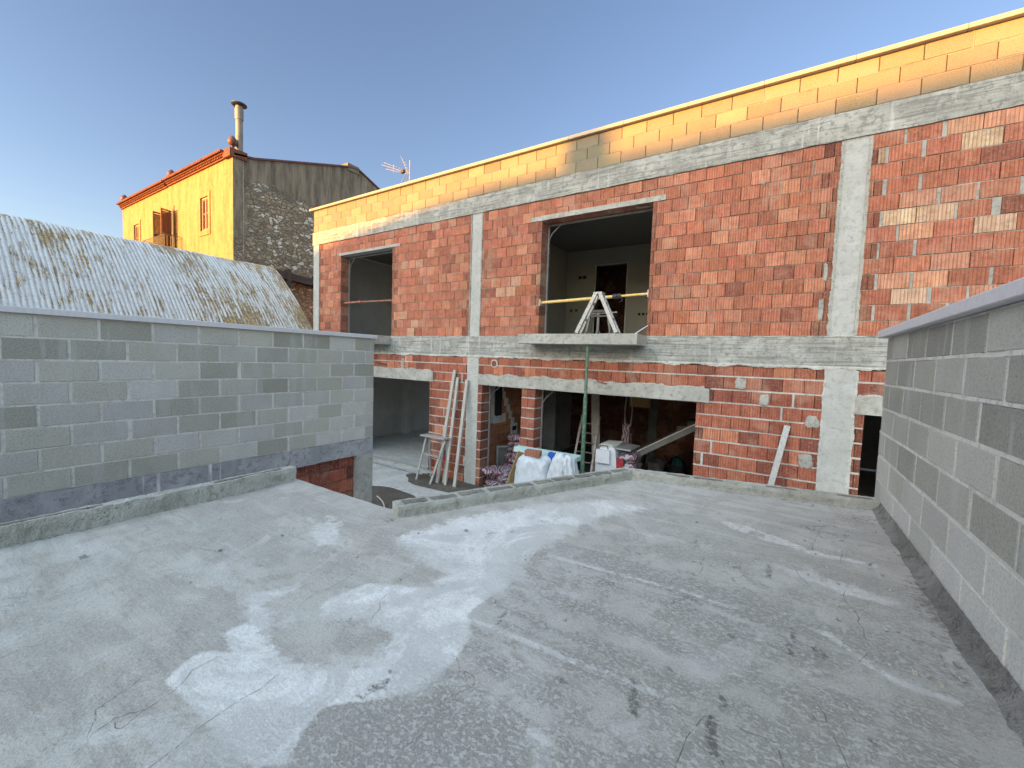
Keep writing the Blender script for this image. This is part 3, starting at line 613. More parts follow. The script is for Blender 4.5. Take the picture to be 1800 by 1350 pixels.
# ================================================================ block walls
T_l = lambda u, w, z: (-5.47 + w, u, z)
T_r = lambda u, w, z: (.775 - w, u, z)
lw = thing('block_wall', 'long grey concrete block wall on the left with a pale cap and a damp concrete beam at its foot', 'wall', (-5.57, 1, GZ))
f = MB(); b = masonry(T_l, -3.2, 4.43, -1.34, .24, .1975, .405, pal=PALB, phase=.23, vgap=.023, bgap=.015, jit=.002, fill=.12, fillw=.04, filler=f, slivers=False, beds=1, bedw=-.003)
part(b, 'block_courses', 'block', lw, bevel=.003)
f.box(-5.66, -5.4745, -3.2, 4.425, -1.34, .24); part(f, 'mortar_joints', 'wall_mortar', lw)
mb = MB(); mb.rough(-5.70, -5.435, -3.2, 4.47, .243, .30, res=.2, amp=.001); part(mb, 'wall_cap', 'cap', lw, bevel=.004)
mb = MB(); mb.rough(-5.66, -5.468, -3.2, 4.43, -1.59, -1.343, res=.06, amp=.004); part(mb, 'concrete_beam', 'dark_beam', lw)
mb = MB(); mb.rough(-5.66, -5.47, 4.13, 4.43, GZ, -1.593, res=.06, amp=.003); part(mb, 'corner_post', 'lintel', lw)
f = MB(); T_i = lambda u, w, z: (-5.54 + w, u, z)
b = masonry(T_i, -3.2, 4.12, GZ, -1.60, .2, .3, pal=[(3, (.30, .075, .045)), (2, (.23, .06, .04)), (1, (.38, .11, .06))], fill=.15, filler=f)
f.box(-5.65, -5.585, -3.2, 4.12, GZ, -1.6); k = part(b, 'brick_infill', 'brick', lw); part(f, 'mortar_joints', 'mortar_red', k)

rw = thing('block_wall', 'grey concrete block wall on the right, rising above the terrace under an overhanging pale cap', 'wall', (.875, 1, GZ))
PALR = [(4, (.40, .405, .355)), (3, (.46, .465, .415)), (2, (.34, .345, .30)), (1, (.52, .525, .47))]
PALR2 = [(4, (.57, .575, .53)), (3, (.61, .615, .58)), (2, (.51, .51, .46))]
f = MB()
b = masonry(T_r, -3, 4.80, -1.343, -.728, .205, .46, pal=PALR2, phase=.02, vgap=.02, bgap=.015, jit=.002, fill=.05, fillw=.03, filler=f, slivers=False, bedw=-.004)
b2 = masonry(T_r, -3, 4.80, -.728, .292, .205, .46, pal=PALR, phase=.02, vgap=.026, bgap=.018, jit=.002, fill=.04, fillw=.03, filler=f, slivers=False, bedw=-.001, start=1)
b.add(b2.v, b2.f); b.c[-len(b2.c):] = b2.c
part(b, 'block_courses', 'block', rw, bevel=.003)
f.box(.7795, .96, -3, 4.795, -1.343, .292); part(f, 'mortar_joints', 'wall_mortar', rw)
mb = MB(); mb.rough(.776, .96, -3, 4.79, GZ, -1.345, res=.2, amp=.003); part(mb, 'wall_foot', 'kerb', rw)
mb = MB(); mb.box(.725, 1.02, -3, 4.95, .297, .362); part(mb, 'wall_cap', 'cap', rw, bevel=.004)

# ================================================================ the brick building
bb = thing('brick_building', 'unfinished two storey building of red hollow brick with concrete columns and beams', 'building', (-4, 7, GZ))
T_f = lambda u, w, z: (u, 7 - w, z)
XR = 3.6
def panel(x0, x1, z0, z1, holes=(), pal=PAL, course=.196, length=.24, mort='mortar', phase=0, fill=.05, fillw=.03, bedw=-.009, label=None, bgap=.010):
    f = MB(); b = masonry(T_f, x0, x1, z0, z1, course, length, holes, pal, phase, .008, bgap, .005, .27, fill, fillw, f, bedw=bedw)
    big = [(h[0] - .012, h[1] + .012, h[2] - (.0 if h[2] < z0 + .05 else .012), h[3] + .012) for h in holes]
    cb = MB()
    for a, c, s0, s1 in rects_minus(x0 + .004, x1 - .004, z0, z1, big): cb.box(a, c, 7.032, 7.265, s0, s1)
    o = part(b, 'brick_wall', 'brick', bb); part(f, 'mortar_joints', mort, o); part(cb, 'wall_core', 'core', o); return o
# upper storey
panel(-11.01, -5.62, .45, 2.985, [(-10.03, -8.02, .2, 2.585), (-10.14, -7.74, 2.585, 2.655)], phase=.07, fill=.06, mort='tan_mortar')
panel(-5.33, .515, .45, 2.985, [(-3.92, -1.88, .2, 2.61), (-4.17, -1.68, 2.61, 2.70)], phase=.1, fill=.035, mort='tan_mortar')
panel(.815, XR, .45, 2.985, pal=PALC, length=.335, fill=.45, fillw=.06, phase=.03, mort='mortar')
# lower storey
panel(-9.9, -5.62, GZ, .015, [(-9.75, -6.71, -3, -.58), (-9.95, -6.60, -.58, -.335)], pal=PALL, course=.2, length=.25, mort='mortar_light', bgap=.02, bedw=-.004, fill=.05, fillw=.05)
panel(-5.325, .525, GZ, .015, [(-5.22, -1.05, -3, -.57), (-5.33, -.87, -.57, -.345)], pal=PALL, course=.2, length=.25, mort='mortar_light', bgap=.02, bedw=-.004, fill=.05, fillw=.05, phase=.12)
panel(-4.24, -3.94, GZ, -.575, pal=PALL, course=.2, length=.62, mort='mortar_light', bgap=.02, bedw=-.004, fill=0)
panel(.855, XR, GZ, .015, [(.965, 2.0, -3, -.57), (.855, 2.2, -.57, -.33)], pal=PALL, course=.2, length=.3, mort='mortar_light', bgap=.024, bedw=-.002, fill=.1)
panel(-11.0, -9.9, GZ, .015, pal=PALL, course=.2, length=.25)
def rbox(name, mat, dims, parent=None, res=.07, amp=.004, seed=0, **k):
    mb = MB(); mb.rough(*dims, res=res, amp=amp, seed=seed); return part(mb, name, mat, parent or bb, **k)
# columns
rbox('column', 'concrete_column', (-11.27, -11.012, 6.99, 7.28, .45, 2.99), res=.1, amp=.002)
rbox('column', 'concrete_column', (-11.27, -11.0, 6.99, 7.28, GZ, .02), res=.1, amp=.002)
rbox('column', 'concrete_column', (-5.605, -5.335, 7.012, 7.28, .45, 2.99), res=.05, amp=.005, seed=2)
rbox('column', 'concrete_column', (-5.61, -5.325, 7.0, 7.28, GZ, .02), res=.06, amp=.004, seed=3)
rbox('column', 'concrete_column', (.523, .808, 7.008, 7.28, .45, 2.99), res=.04, amp=.007, seed=4)
rbox('column', 'concrete_column', (.53, .85, 6.994, 7.28, GZ, .02), res=.05, amp=.005, seed=5)
# beams
mb = MB(); mb.rough(-11.28, XR, 6.988, 7.3, .022, .448, res=.095, amp=.007); part(mb, 'floor_beam', 'concrete', bb)
def lip(mb, x0, x1, zt, zb, amp, seed, y=6.984, step=.012):
    """thin smear of mortar with a ragged lower edge"""
    n = int((x1 - x0) / step); V = []
    for i in range(n + 1):
        x = x0 + (x1 - x0) * i / n
        d = amp * (mn.noise(Vector((x * 3.1, seed, 0))) + .6 * mn.noise(Vector((x * 11, seed, 2))) + .35 * mn.noise(Vector((x * 37, seed, 5))))
        e = .004 * mn.noise(Vector((x * 15, seed, 9)))
        V += [(x, 7.03, zt), (x, y + e, zt), (x, y + e - .002, (zt + zb + d) / 2), (x, y + e + .003, zb + d), (x, 7.03, zb + d - .003)]
    mb.add(V, [(i * 5 + j, (i + 1) * 5 + j, (i + 1) * 5 + j + 1, i * 5 + j + 1) for i in range(n) for j in range(4)])
def vlip(mb, z0, z1, xi, xo, amp, seed, y=6.996, step=.012):
    n = int((z1 - z0) / step); V = []
    for i in range(n + 1):
        z = z0 + (z1 - z0) * i / n
        d = amp * (mn.noise(Vector((z * 4.1, seed, 0))) + .7 * mn.noise(Vector((z * 13, seed, 2))) + .4 * mn.noise(Vector((z * 40, seed, 5))))
        s = 1 if xo > xi else -1; e = .004 * mn.noise(Vector((z * 15, seed, 9)))
        V += [(xi, y + e, z), (xo + s * d * .4, y + e - .002, z), (xo + s * d, y + e + .004, z), (xo + s * d + s * .003, 7.04, z)]
    mb.add(V, [(i * 4 + j, (i + 1) * 4 + j, (i + 1) * 4 + j + 1, i * 4 + j + 1) for i in range(n) for j in range(3)])
mb = MB(); lip(mb, -11.0, XR, .05, .008, .035, 3); lip(mb, -11.0, XR, .452, .44, .02, 5, y=6.983)
part(mb, 'mortar_smear', 'mortar_light', bb)
mb = MB(); mb.rough(-11.30, XR, 6.982, 7.3, 2.99, 3.338, res=.095, amp=.007, seed=8); part(mb, 'roof_beam', 'concrete', bb)
# lintels
rbox('lintel', 'lintel', (-10.12, -7.75, 6.988, 7.2, 2.588, 2.652), amp=.003)
rbox('lintel', 'lintel', (-4.165, -1.685, 6.988, 7.2, 2.613, 2.697), amp=.003)
rbox('lintel', 'lintel', (-9.93, -6.61, 6.984, 7.27, -.577, -.338), res=.06, amp=.005, seed=6)
rbox('lintel', 'lintel', (-5.323, -.875, 6.984, 7.27, -.567, -.348), res=.06, amp=.005, seed=7)
rbox('lintel', 'lintel', (.86, 2.19, 6.984, 7.27, -.567, -.333), res=.05, amp=.008, seed=9)
def ulip(mb, x0, x1, zb, zt, amp, seed):
    k = len(mb.v); lip(mb, x0, x1, -zb, -zt, amp, seed); mb.v[k:] = [(x, y, -z) for x, y, z in mb.v[k:]]
for x0, x1, z0 in ((-5.32, -.95, -.36), (-9.9, -6.65, -.345), (.88, 2.1, -.34)):
    mb = MB(); ulip(mb, x0, x1, z0, z0 + .03, .035, x0); part(mb, 'mortar_smear', 'lintel', bb)
# daubs of mortar on the brickwork
def blob(mb, x, z, w, h):
    n = 30; V = [(x, 6.978, z)]
    for k, r in enumerate((.5, .85, 1.0)):
        for j in range(n):
            a = 2 * math.pi * j / n; c, s = math.cos(a), math.sin(a); q = (abs(c) ** 5 + abs(s) ** 5) ** -.2
            q *= 1 + .22 * mn.noise(Vector((c * 2 + x * 9, s * 2, z))) + .1 * mn.noise(Vector((c * 7 + x * 9, s * 7, z)))
            V.append((x + w / 2 * r * q * c, (6.98, 6.986, 7.01)[k] + .004 * mn.noise(Vector((c * 4, s * 4, x + k))), z + h / 2 * r * q * s))
    mb.add(V, [(0, 1 + j, 1 + (j + 1) % n) for j in range(n)] + [(1 + k * n + j, 1 + (k + 1) * n + j, 1 + (k + 1) * n + (j + 1) % n, 1 + k * n + (j + 1) % n) for k in range(2) for j in range(n)])
for (x, z, w, h) in ((-.47, -.25, .16, .17), (.42, -.72, .16, .17), (.38, -1.28, .18, .2), (.32, -1.85, .24, .18), (-.16, -.47, .12, .17), (.16, -2.0, .2, .14), (-7.6, -.2, .1, .26), (-.35, 2.62, .03, .1), (.42, .8, .06, .3), (.44, 1.3, .05, .25)):
    mb = MB(); blob(mb, x, z, w, h); part(mb, 'mortar_daub', 'mortar', bb)
for z0, z1, xs, m_ in ((.46, 2.98, ((-5.6, -5.617, .010, 1), (-5.35, -5.322, .014, 2), (.54, .505, .028, 3), (.79, .822, .022, 4)), 'mortar'), (GZ, .0, ((.545, .515, .020, 5), (.83, .872, .022, 6), (-5.60, -5.622, .012, 7)), 'mortar_light')):
    for xi, xo, am, sd_ in xs: mb = MB(); vlip(mb, z0, z1, xi, xo, am, sd_); part(mb, 'mortar_smear', m_, bb)
# parapet and coping
f = MB(); b = masonry(T_f, -11.28, XR, 3.345, 3.938, .2, .41, pal=[(3, (.29, .235, .15)), (2, (.31, .25, .165)), (1, (.265, .215, .14))], phase=.2, vgap=.010, bgap=.010, jit=.002, thick=.28, fill=.04, fillw=.02, filler=f, slivers=False, bedw=-.002)
f.box(-11.275, XR, 7.03, 7.275, 3.338, 3.935); k = part(b, 'parapet', 'parapet_block', bb, bevel=.003); part(f, 'mortar_joints', 'parapet_mortar', k)
mb = MB(); x = -11.42
while x < XR:
    e = min(x + 1.0, XR); mb.box(x, e - .004, 6.935 + U(0, .003), 7.34, 3.945, 4.0 + U(0, .003)); x = e
part(mb, 'coping', 'coping', bb, bevel=.004)
# balconies
rbox('balcony', 'lintel', (-10.3, -8.02, 6.44, 6.985, .245, .447), res=.08, amp=.003)
rbox('balcony', 'lintel', (-4.03, -1.87, 6.44, 6.985, .285, .455), res=.06, amp=.004, seed=12)
rbox('threshold', 'kerb', (-9.74, -6.72, 7.18, 7.27, GZ, GZ + .05), res=.1, amp=.004)
# inside: slabs, plastered walls, roof
mb = MB(); mb.box(-11.2, XR, 7.30, 15.2, .25, .446); part(mb, 'floor_slab', 'plaster_grey', bb)
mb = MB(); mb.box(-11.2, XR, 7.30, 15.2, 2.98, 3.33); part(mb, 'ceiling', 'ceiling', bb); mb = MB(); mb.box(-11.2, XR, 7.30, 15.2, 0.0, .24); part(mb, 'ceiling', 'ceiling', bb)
mb = MB(); mb.box(-11.28, -11.17, 7.285, 15.3, .45, 2.97); part(mb, 'end_wall', 'plaster_grey', bb)
mb = MB(); mb.box(-11.28, -11.17, 7.285, 15.3, GZ, -.01); part(mb, 'end_wall', 'plaster_grey', bb)
mb = MB()
for a, c, s0, s1 in rects_minus(-11.28, XR, GZ, 3.9, [(-11.0, -8.3, -2.7, -.4)]): mb.box(a, c, 15.2, 15.4, s0, s1)  # unseen rear opening added to let sky light into the left lower room
mb.box(XR - .1, XR, 7.29, 15.2, GZ, 2.97); mb.box(-11.28, -11.0, 7.4, 15.4, 3.34, 3.9); part(mb, 'rear_wall', 'plaster_grey', bb)
mb = MB(); mb.box(-11.165, -10.95, 10.25, 10.5, GZ, -.012); part(mb, 'pilaster', 'plaster_grey', bb)
mb = MB(); mb.box(-11.16, -5.12, 11.6, 11.7, .455, 2.97); mb.box(-5.22, -5.1, 7.285, 11.6, .455, 2.97)
for a, c, s0, s1 in rects_minus(-5.09, .7, .455, 2.97, [(-4.24, -3.42, .4, 2.53)]): mb.box(a, c, 10.6, 10.72, s0, s1)
mb.box(.7, .8, 7.29, 10.6, .455, 2.97); pw = part(mb, 'partition_wall', 'plaster', bb)
mb = MB()
for x in (-4.27, -3.42): mb.box(x, x + .03, 10.585, 10.74, .455, 2.53)
mb.box(-4.27, -3.39, 10.584, 10.74, 2.53, 2.56); part(mb, 'door_frame', 'mortar_light', pw)
mb = MB()
for x, z in ((-4.75, 2.22), (-4.62, 2.22)): mb.box(x, x + .10, 10.592, 10.61, z, z + .08)
for x, z in ((-4.95, 1.35), (-4.8, 1.35), (-3.08, 1.2), (-2.98, 1.2), (-2.88, 1.2)): mb.box(x, x + .06, 10.592, 10.61, z, z + .06)
part(mb, 'socket_hole', 'black', pw)
mb = MB(); f = MB(); b = masonry(lambda u, w, z: (u, 12.2 - w, z), -5, .5, .46, 2.97, .2, .25, pal=[(1, (.07, .025, .015))], filler=f); f.box(-5, .5, 12.23, 12.4, .46, 2.97)  # near-black brick tone, the corridor's darkness put into the colour
k = part(b, 'partition_wall', 'brick', bb); part(f, 'mortar_joints', 'core', k)
# lower storey inside
f = MB(); b = masonry(lambda u, w, z: (-5.33 + w, u, z), 7.3, 9.25, GZ, -.02, .2, .5, pal=[(1, (.42, .16, .07)), (1, (.36, .13, .06))], filler=f, slivers=False)
f.box(-5.45, -5.37, 7.3, 9.25, GZ, -.02); k = part(b, 'partition_wall', 'brick', bb); part(f, 'mortar_joints', 'mortar_red', k)
DIM = [(3, (.17, .052, .032)), (2, (.12, .038, .025))]  # brick tones darkened, with the shade of the lower room painted in
mb = MB()
for a, c, s0, s1 in ((7.5, 7.95, -.55, -.4), (7.5, 7.62, -1.35, -.55), (7.62, 8.1, -1.37, -1.27), (8.35, 8.62, -1.75, -1.55)):
    mb.rough(-5.335, -5.318, a, c, s0 - .1, s1, res=.05, amp=.006, seed=a)
for i in range(7): mb.rough(-5.335, -5.317, 7.75 + i * .1, 7.88 + i * .1, -.62 - i * .16, -.44 - i * .16, res=.04, amp=.006, seed=i)
part(mb, 'plaster_patch', 'mortar_light', k)
mb = MB(); mb.box(-5.322, -5.308, 8.4, 8.57, -1.72, -1.62); mb.box(-5.33, -5.305, 7.65, 7.9, -1.3, -.62); part(mb, 'socket_hole', 'black', k)
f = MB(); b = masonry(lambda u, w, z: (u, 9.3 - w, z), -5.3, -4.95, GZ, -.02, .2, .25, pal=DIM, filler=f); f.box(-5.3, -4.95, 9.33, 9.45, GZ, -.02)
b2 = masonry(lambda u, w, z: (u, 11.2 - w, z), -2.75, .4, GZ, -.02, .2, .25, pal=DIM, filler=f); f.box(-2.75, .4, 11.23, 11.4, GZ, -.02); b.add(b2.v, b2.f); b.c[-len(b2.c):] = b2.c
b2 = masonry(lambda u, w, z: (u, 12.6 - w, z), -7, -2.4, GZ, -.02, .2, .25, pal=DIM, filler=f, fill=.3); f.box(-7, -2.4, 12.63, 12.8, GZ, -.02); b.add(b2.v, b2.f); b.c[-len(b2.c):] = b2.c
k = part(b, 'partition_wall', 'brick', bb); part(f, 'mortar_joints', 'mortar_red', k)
rbox('mortar_smear', 'dim_plaster', (-2.82, -2.6, 11.16, 11.3, GZ, -.6), k, res=.05, amp=.02)
rbox('pillar', 'dim_plaster', (-4.95, -4.63, 9.3, 9.5, GZ, -.02), res=.1, amp=.01)
for d in ((.3, .4, 7.3, 11.19), (-8.2, -5.47, 12.0, 12.1), (-5.55, -5.47, 7.3, 11.99)):
    mb = MB(); mb.box(*d, GZ, -.02); part(mb, 'partition_wall', 'plaster_grey', bb)
# stair flight seen from above
mb = MB(); mb.hexa([(-2.75, 8.0, -2.17), (-.15, 8.0, -.50), (-.15, 9.88, -.50), (-2.75, 9.88, -2.17), (-2.75, 8.0, -2.05), (-.15, 8.0, -.38), (-.15, 9.88, -.38), (-2.75, 9.88, -2.05)])
for i in range(9):
    x = -1.75 + i * .2; z = -2.05 + (x + 2.75) * .642
    mb.hexa([(x, 9.3, z - .02), (x + .2, 9.3, z + .108), (x + .2, 9.87, z + .108), (x, 9.87, z - .02), (x, 9.3, z + .11), (x + .2, 9.3, z + .112), (x + .2, 9.87, z + .112), (x, 9.87, z + .11)])
part(mb, 'stair_flight', 'dim_plaster', bb)
mb = MB(); mb.bar((-2.2, 7.99, -1.69), (-.3, 7.99, -.47), .02, .02); part(mb, 'stair_edge', 'timber', bb)
mb = MB(); mb.box(-5.44, .3, 7.5, 12.6, GZ, GZ + .02); part(mb, 'floor', 'shade_floor', bb)  # dark sheet over the pale yard, room shade put into its colour
mb = MB()
for x, y, w in ((-2.2, 8.2, .1), (-1.75, 8.3, .16), (-1.45, 8.55, .2), (-1.2, 8.4, .12)):
    n = 18; z0 = -2.05 + (x + 2.75) * .642 + .004; k0 = len(mb.v)
    V = [(x + w * math.cos(t) * (1 + .3 * mn.noise(Vector((math.cos(t) * 3, math.sin(t) * 3, x)))), y + w * math.sin(t), 0) for t in [2 * math.pi * i / n for i in range(n)]]
    mb.add([(a, c, -2.05 + (a + 2.75) * .642 + .005) for a, c, _ in V], [tuple(range(n))])
part(mb, 'mortar_splash', 'mortar', bb)
# metal window sub-frames set at the inner face of the openings
def frame(x0, x1, z0, z1, y=7.262, right=True, sill=False):
    mb = MB(); mb.box(x0 + .002, x0 + .03, y, y + .035, z0, z1 - .002); mb.box(x0 + .03, x1 - .03, y, y + .035, z1 - .03, z1 - .002)
    mb.box(x1 - .03, x1 - .002, y, y + .035, z0, z1 - .002)
    mb.tube([(x0 + .03, y + .01, z1 - .28), (x0 + .09, y + .01, z1 - .17), (x0 + .26, y + .01, z1 - .03)], .008, 6)
    return part(mb, 'window_frame', 'galv', bb)
frame(-10.03, -8.02, .45, 2.58, y=7.24); frame(-3.92, -1.88, .45, 2.60, y=7.24)
frame(-5.22, -4.24, GZ, -.57, y=7.273); frame(-3.94, -1.05, GZ, -.57, y=7.273)
mb = MB(); mb.tube([(-4.92, 6.99, -.11), (-4.92, 7.02, -.11)], .085, 16); part(mb, 'duct_hole', 'mortar_light', bb)
mb = MB(); mb.tube([(-4.92, 6.982, -.11), (-4.92, 7.0, -.11)], .06, 16); part(mb, 'duct_plug', 'tile', bb)
mb = MB(); mb.box(-11.0, XR - .1, 7.35, 15.2, 3.335, 3.4); part(mb, 'roof_deck', 'kerb', bb)

# ================================================================ stone house
sh = thing('stone_house', 'tall old house with ochre rendered front, rubble stone gable and terracotta cornice', 'house', (-18.3, 8, GZ))
mb = MB()
holes = [(-21.13, -20.40, 4.95, 6.33), (-29.1, -28.36, 4.95, 6.33), (-25.0, -24.1, 4.05, 6.30)]
for a, c, s0, s1 in rects_minus(-30.9, -18.3, GZ, 7.5, holes): mb.box(a, c, 8.0, 8.4, s0, s1)
part(mb, 'front_wall', 'ochre', sh)
mb = MB()
for a, c, s0, s1 in holes: mb.box(a - .01, c + .01, 8.35, 8.5, s0 - .01, s1 + .01)
part(mb, 'window_recess', 'black', sh)
prof = [(8.02, GZ), (8.02, 7.5), (8.75, 7.62), (13.1, 9.03), (13.7, 9.1), (14.94, 8.62), (18.2, 7.1), (18.2, GZ)]
mb = MB(); V = [(-18.29, y, z) for y, z in prof] + [(-18.7, y, z) for y, z in prof]; n = len(prof)
mb.add(V, [tuple(range(n)), tuple(range(n, 2 * n))[::-1]] + [(i, (i + 1) % n, n + (i + 1) % n, n + i) for i in range(n)]); part(mb, 'gable_wall', 'stone', sh)
mb = MB()
for (y0, z0), (y1, z1) in zip(prof[1:6], prof[2:7]):
    mb.hexa([(-31, y0, z0 + .005), (-18.22, y0, z0 + .005), (-18.22, y1, z1 + .005), (-31, y1, z1 + .005), (-31, y0, z0 + .075), (-18.22, y0, z0 + .075), (-18.22, y1, z1 + .075), (-31, y1, z1 + .075)])
part(mb, 'roof', 'finial', sh)
mb = MB(); mb.box(-19.0, -18.24, 13.05, 13.7, 8.9, 9.24); part(mb, 'chimney', 'earth', sh)
mb = MB()
for x0, x1, dz in ((-30.95, -24.55, 0), (-24.5, -18.75, .02)):
    mb.box(x0, x1, 7.93, 8.3, 7.44 + dz, 7.5 + dz); mb.box(x0, x1, 7.84, 8.3, 7.58 + dz, 7.63 + dz)
    x = x0 + .02
    while x < x1 - .08: mb.box(x, x + .07, 7.88, 8.25, 7.5 + dz, 7.58 + dz); x += .14
    x = x0 + .01
    while x < x1 - .1:
        mb.tube([(x + .07, 7.74, 7.665 + dz), (x + .07, 8.4, 7.72 + dz)], .055, 8); x += .125
mb.box(-18.78, -18.22, 7.86, 8.5, 7.42, 7.74)
part(mb, 'cornice', 'tile', sh)
for x in (-18.42, -24.35, -30.75):
    mb = MB(); mb.lathe((x, 8.05, 7.72 if x > -20 else 7.68), [(.09, 0), (.09, .04), (.05, .08), (.045, .14), (.09, .17), (.15, .24), (.17, .33), (.14, .43), (.08, .5), (.02, .55)], 14); part(mb, 'finial', 'finial', sh, smooth=True)
mb = MB(); mb.lathe((-18.5, 8.33, 7.5), [(.125, 0), (.125, 1.5), (.14, 1.5), (.15, 1.54), (.15, 1.9), (.13, 1.92), (.13, 2.02)], 20); fl = part(mb, 'flue', 'flue', sh, smooth=False)
mb = MB(); mb.lathe((-18.5, 8.33, 9.54), [(.22, 0), (.27, .03), (.27, .06), (.05, .10)], 24); part(mb, 'flue_cap', 'steel_dark', fl)
def shutter(root, x, y, z0, z1, w, ang, mat, slat=.05):
    mb = MB(); mb.box(0, .05, -.02, .02, 0, z1 - z0); mb.box(w - .05, w, -.02, .02, 0, z1 - z0)
    for z in (0, z1 - z0 - .07, (z1 - z0) * .5): mb.box(.05, w - .05, -.018, .018, z, z + .07)
    z = .09
    while z < z1 - z0 - .1: mb.hexa([(.05, -.016, z), (w - .05, -.016, z), (w - .05, .014, z + .028), (.05, .014, z + .028), (.05, -.016, z + .01), (w - .05, -.016, z + .01), (w - .05, .014, z + .038), (.05, .014, z + .038)]); z += slat
    mb.xf(Matrix.Translation((x, y, z0)) @ Matrix.Rotation(ang, 4, 'Z')); return part(mb, 'shutter', mat, root)
for x0, x1, z0, z1 in ((-21.13, -20.40, 4.95, 6.33), (-29.1, -28.36, 4.95, 6.33)):
    mb = MB()
    for a, c, s0, s1 in rects_minus(x0 - .17, x1 + .17, z0 - .2, z1 + .18, [(x0, x1, z0, z1)]): mb.box(a, c, 7.965, 8.02, s0, s1)
    wf = part(mb, 'window', 'ochre', sh)
    w = (x1 - x0 - .16) / 2; mb = MB()
    for a, c, s0, s1 in rects_minus(x0 + .005, x1 - .005, z0 + .005, z1 - .005, [(x0 + .06, x0 + .06 + w, z0 + .06, z1 - .06), (x1 - .06 - w, x1 - .06, z0 + .06, z1 - .06)]): mb.box(a, c, 8.03, 8.07, s0, s1)
    part(mb, 'frame', 'shutter_pale', wf)
    shutter(wf, x0 + .06, 8.06, z0 + .06, z1 - .06, w, 0, 'shutter'); shutter(wf, x1 - .06 - w, 8.06, z0 + .06, z1 - .06, w, 0, 'shutter')
mb = MB()
for a, c, s0, s1 in rects_minus(-25.2, -23.9, 4.0, 6.5, [(-25.0, -24.1, 3.9, 6.3)]): mb.box(a, c, 7.965, 8.02, s0, s1)
dr = part(mb, 'balcony_door', 'ochre', sh)
shutter(dr, -25.0, 7.97, 4.05, 6.28, .46, rad(-82), 'shutter'); shutter(dr, -24.1, 7.97, 4.05, 6.28, .46, rad(-78), 'shutter'); shutter(dr, -24.07, 7.95, 4.05, 6.28, .46, rad(-14), 'shutter_pale'); shutter(dr, -24.95, 8.1, 4.05, 6.28, .42, rad(10), 'shutter')
mb = MB(); mb.box(-25.9, -23.2, 7.35, 8.0, 3.9, 4.04); bl = part(mb, 'balcony', 'ochre', sh)
mb = MB()
for z in (4.12, 4.98): mb.tube([(-25.85, 7.98, z), (-25.85, 7.4, z), (-23.25, 7.4, z), (-23.25, 7.98, z)], .016, 6)
for i in range(22): x = -25.85 + 2.6 * i / 21; mb.tube([(x, 7.4, 4.04), (x, 7.4, 4.98)], .009, 5)
for x in (-25.85, -23.25):
    for i in range(4): mb.tube([(x, 7.5 + i * .13, 4.04), (x, 7.5 + i * .13, 4.98)], .009, 5)
part(mb, 'railing', 'steel_dark', bl)
mb = MB(); mb.tube([(-18.26, 8.36, GZ), (-18.26, 8.36, 7.5)], .007, 5); part(mb, 'lightning_wire', 'galv', sh)
ob = thing('timber_beam', 'dark weathered beam jutting from the stone gable behind the corrugated roof', 'beam', (-18.1, 10.5, 3.1))
mb = MB(); mb.hexa([(-18.25, 8.9, 3.12), (-17.95, 8.9, 3.12), (-17.95, 12.6, 2.9), (-18.25, 12.6, 2.9), (-18.25, 8.9, 3.42), (-17.95, 8.9, 3.42), (-17.95, 12.6, 3.2), (-18.25, 12.6, 3.2)]); part(mb, 'beam', 'old_timber', ob)
mb = MB(); mb.box(-18.2, -17.85, 9.95, 10.07, 2.75, 3.5); mb.box(-18.2, -17.9, 11.2, 11.25, 2.9, 3.45); part(mb, 'bracket', 'old_timber', ob)

# ================================================================ shed
sd_ = thing('shed', 'low shed with a curved corrugated roof, white paint flaking to ochre', 'shed', (-14, 3, GZ))
P0 = [(-11.75, -.25), (-12.64, .78), (-13.26, 1.46), (-13.88, 2.04), (-14.4, 2.48), (-14.75, 2.74), (-15.0, 2.86), (-15.25, 2.89), (-15.6, 2.85), (-16.4, 2.6), (-17.6, 2.1)]
def cr(P, n):
    out = []
    for i in range(len(P) - 1):
        p = [Vector(P[max(i - 1, 0)]), Vector(P[i]), Vector(P[i + 1]), Vector(P[min(i + 2, len(P) - 1)])]
        for k in range(n):
            t = k / n; out.append(.5 * ((2 * p[1]) + (p[2] - p[0]) * t + (2 * p[0] - 5 * p[1] + 4 * p[2] - p[3]) * t * t + (3 * p[1] - p[0] - 3 * p[2] + p[3]) * t ** 3))
    out.append(Vector(P[-1])); return out
PR = cr(P0, 5); pitch = .084; ny = int(10.8 / pitch * 8)
V = []
for j in range(ny + 1):
    y = -3 + 10.8 * j / ny; a = .009 * math.sin(2 * math.pi * y / pitch)
    for i, p in enumerate(PR):
        q = PR[min(i + 1, len(PR) - 1)] - PR[max(i - 1, 0)]; nr = Vector((q.y, -q.x)).normalized() * -1
        if nr.y < 0: nr = -nr
        sag = .02 * mn.noise(Vector((p.x * .8, y * .7, 0))); lap = -.012 * ((i % 18) / 18.0)
        ey = y + (.02 * mn.noise(Vector((p.x * 9, 0, 1))) if j > ny - 3 else 0)
        V.append((p.x + nr.x * (a + sag + lap), ey, p.y + nr.y * (a + sag + lap)))
m = len(PR); mb = MB(); mb.add(V, [(j * m + i, j * m + i + 1, (j + 1) * m + i + 1, (j + 1) * m + i) for j in range(ny) for i in range(m - 1)])
rf = part(mb, 'roof', 'corr', sd_, smooth=True); so = rf.modifiers.new('thick', 'SOLIDIFY'); so.thickness = .012
mb = MB(); pp = [(p.x, p.y - .09) for p in PR] + [(-17.6, GZ), (-12.0, GZ)]; n = len(pp)
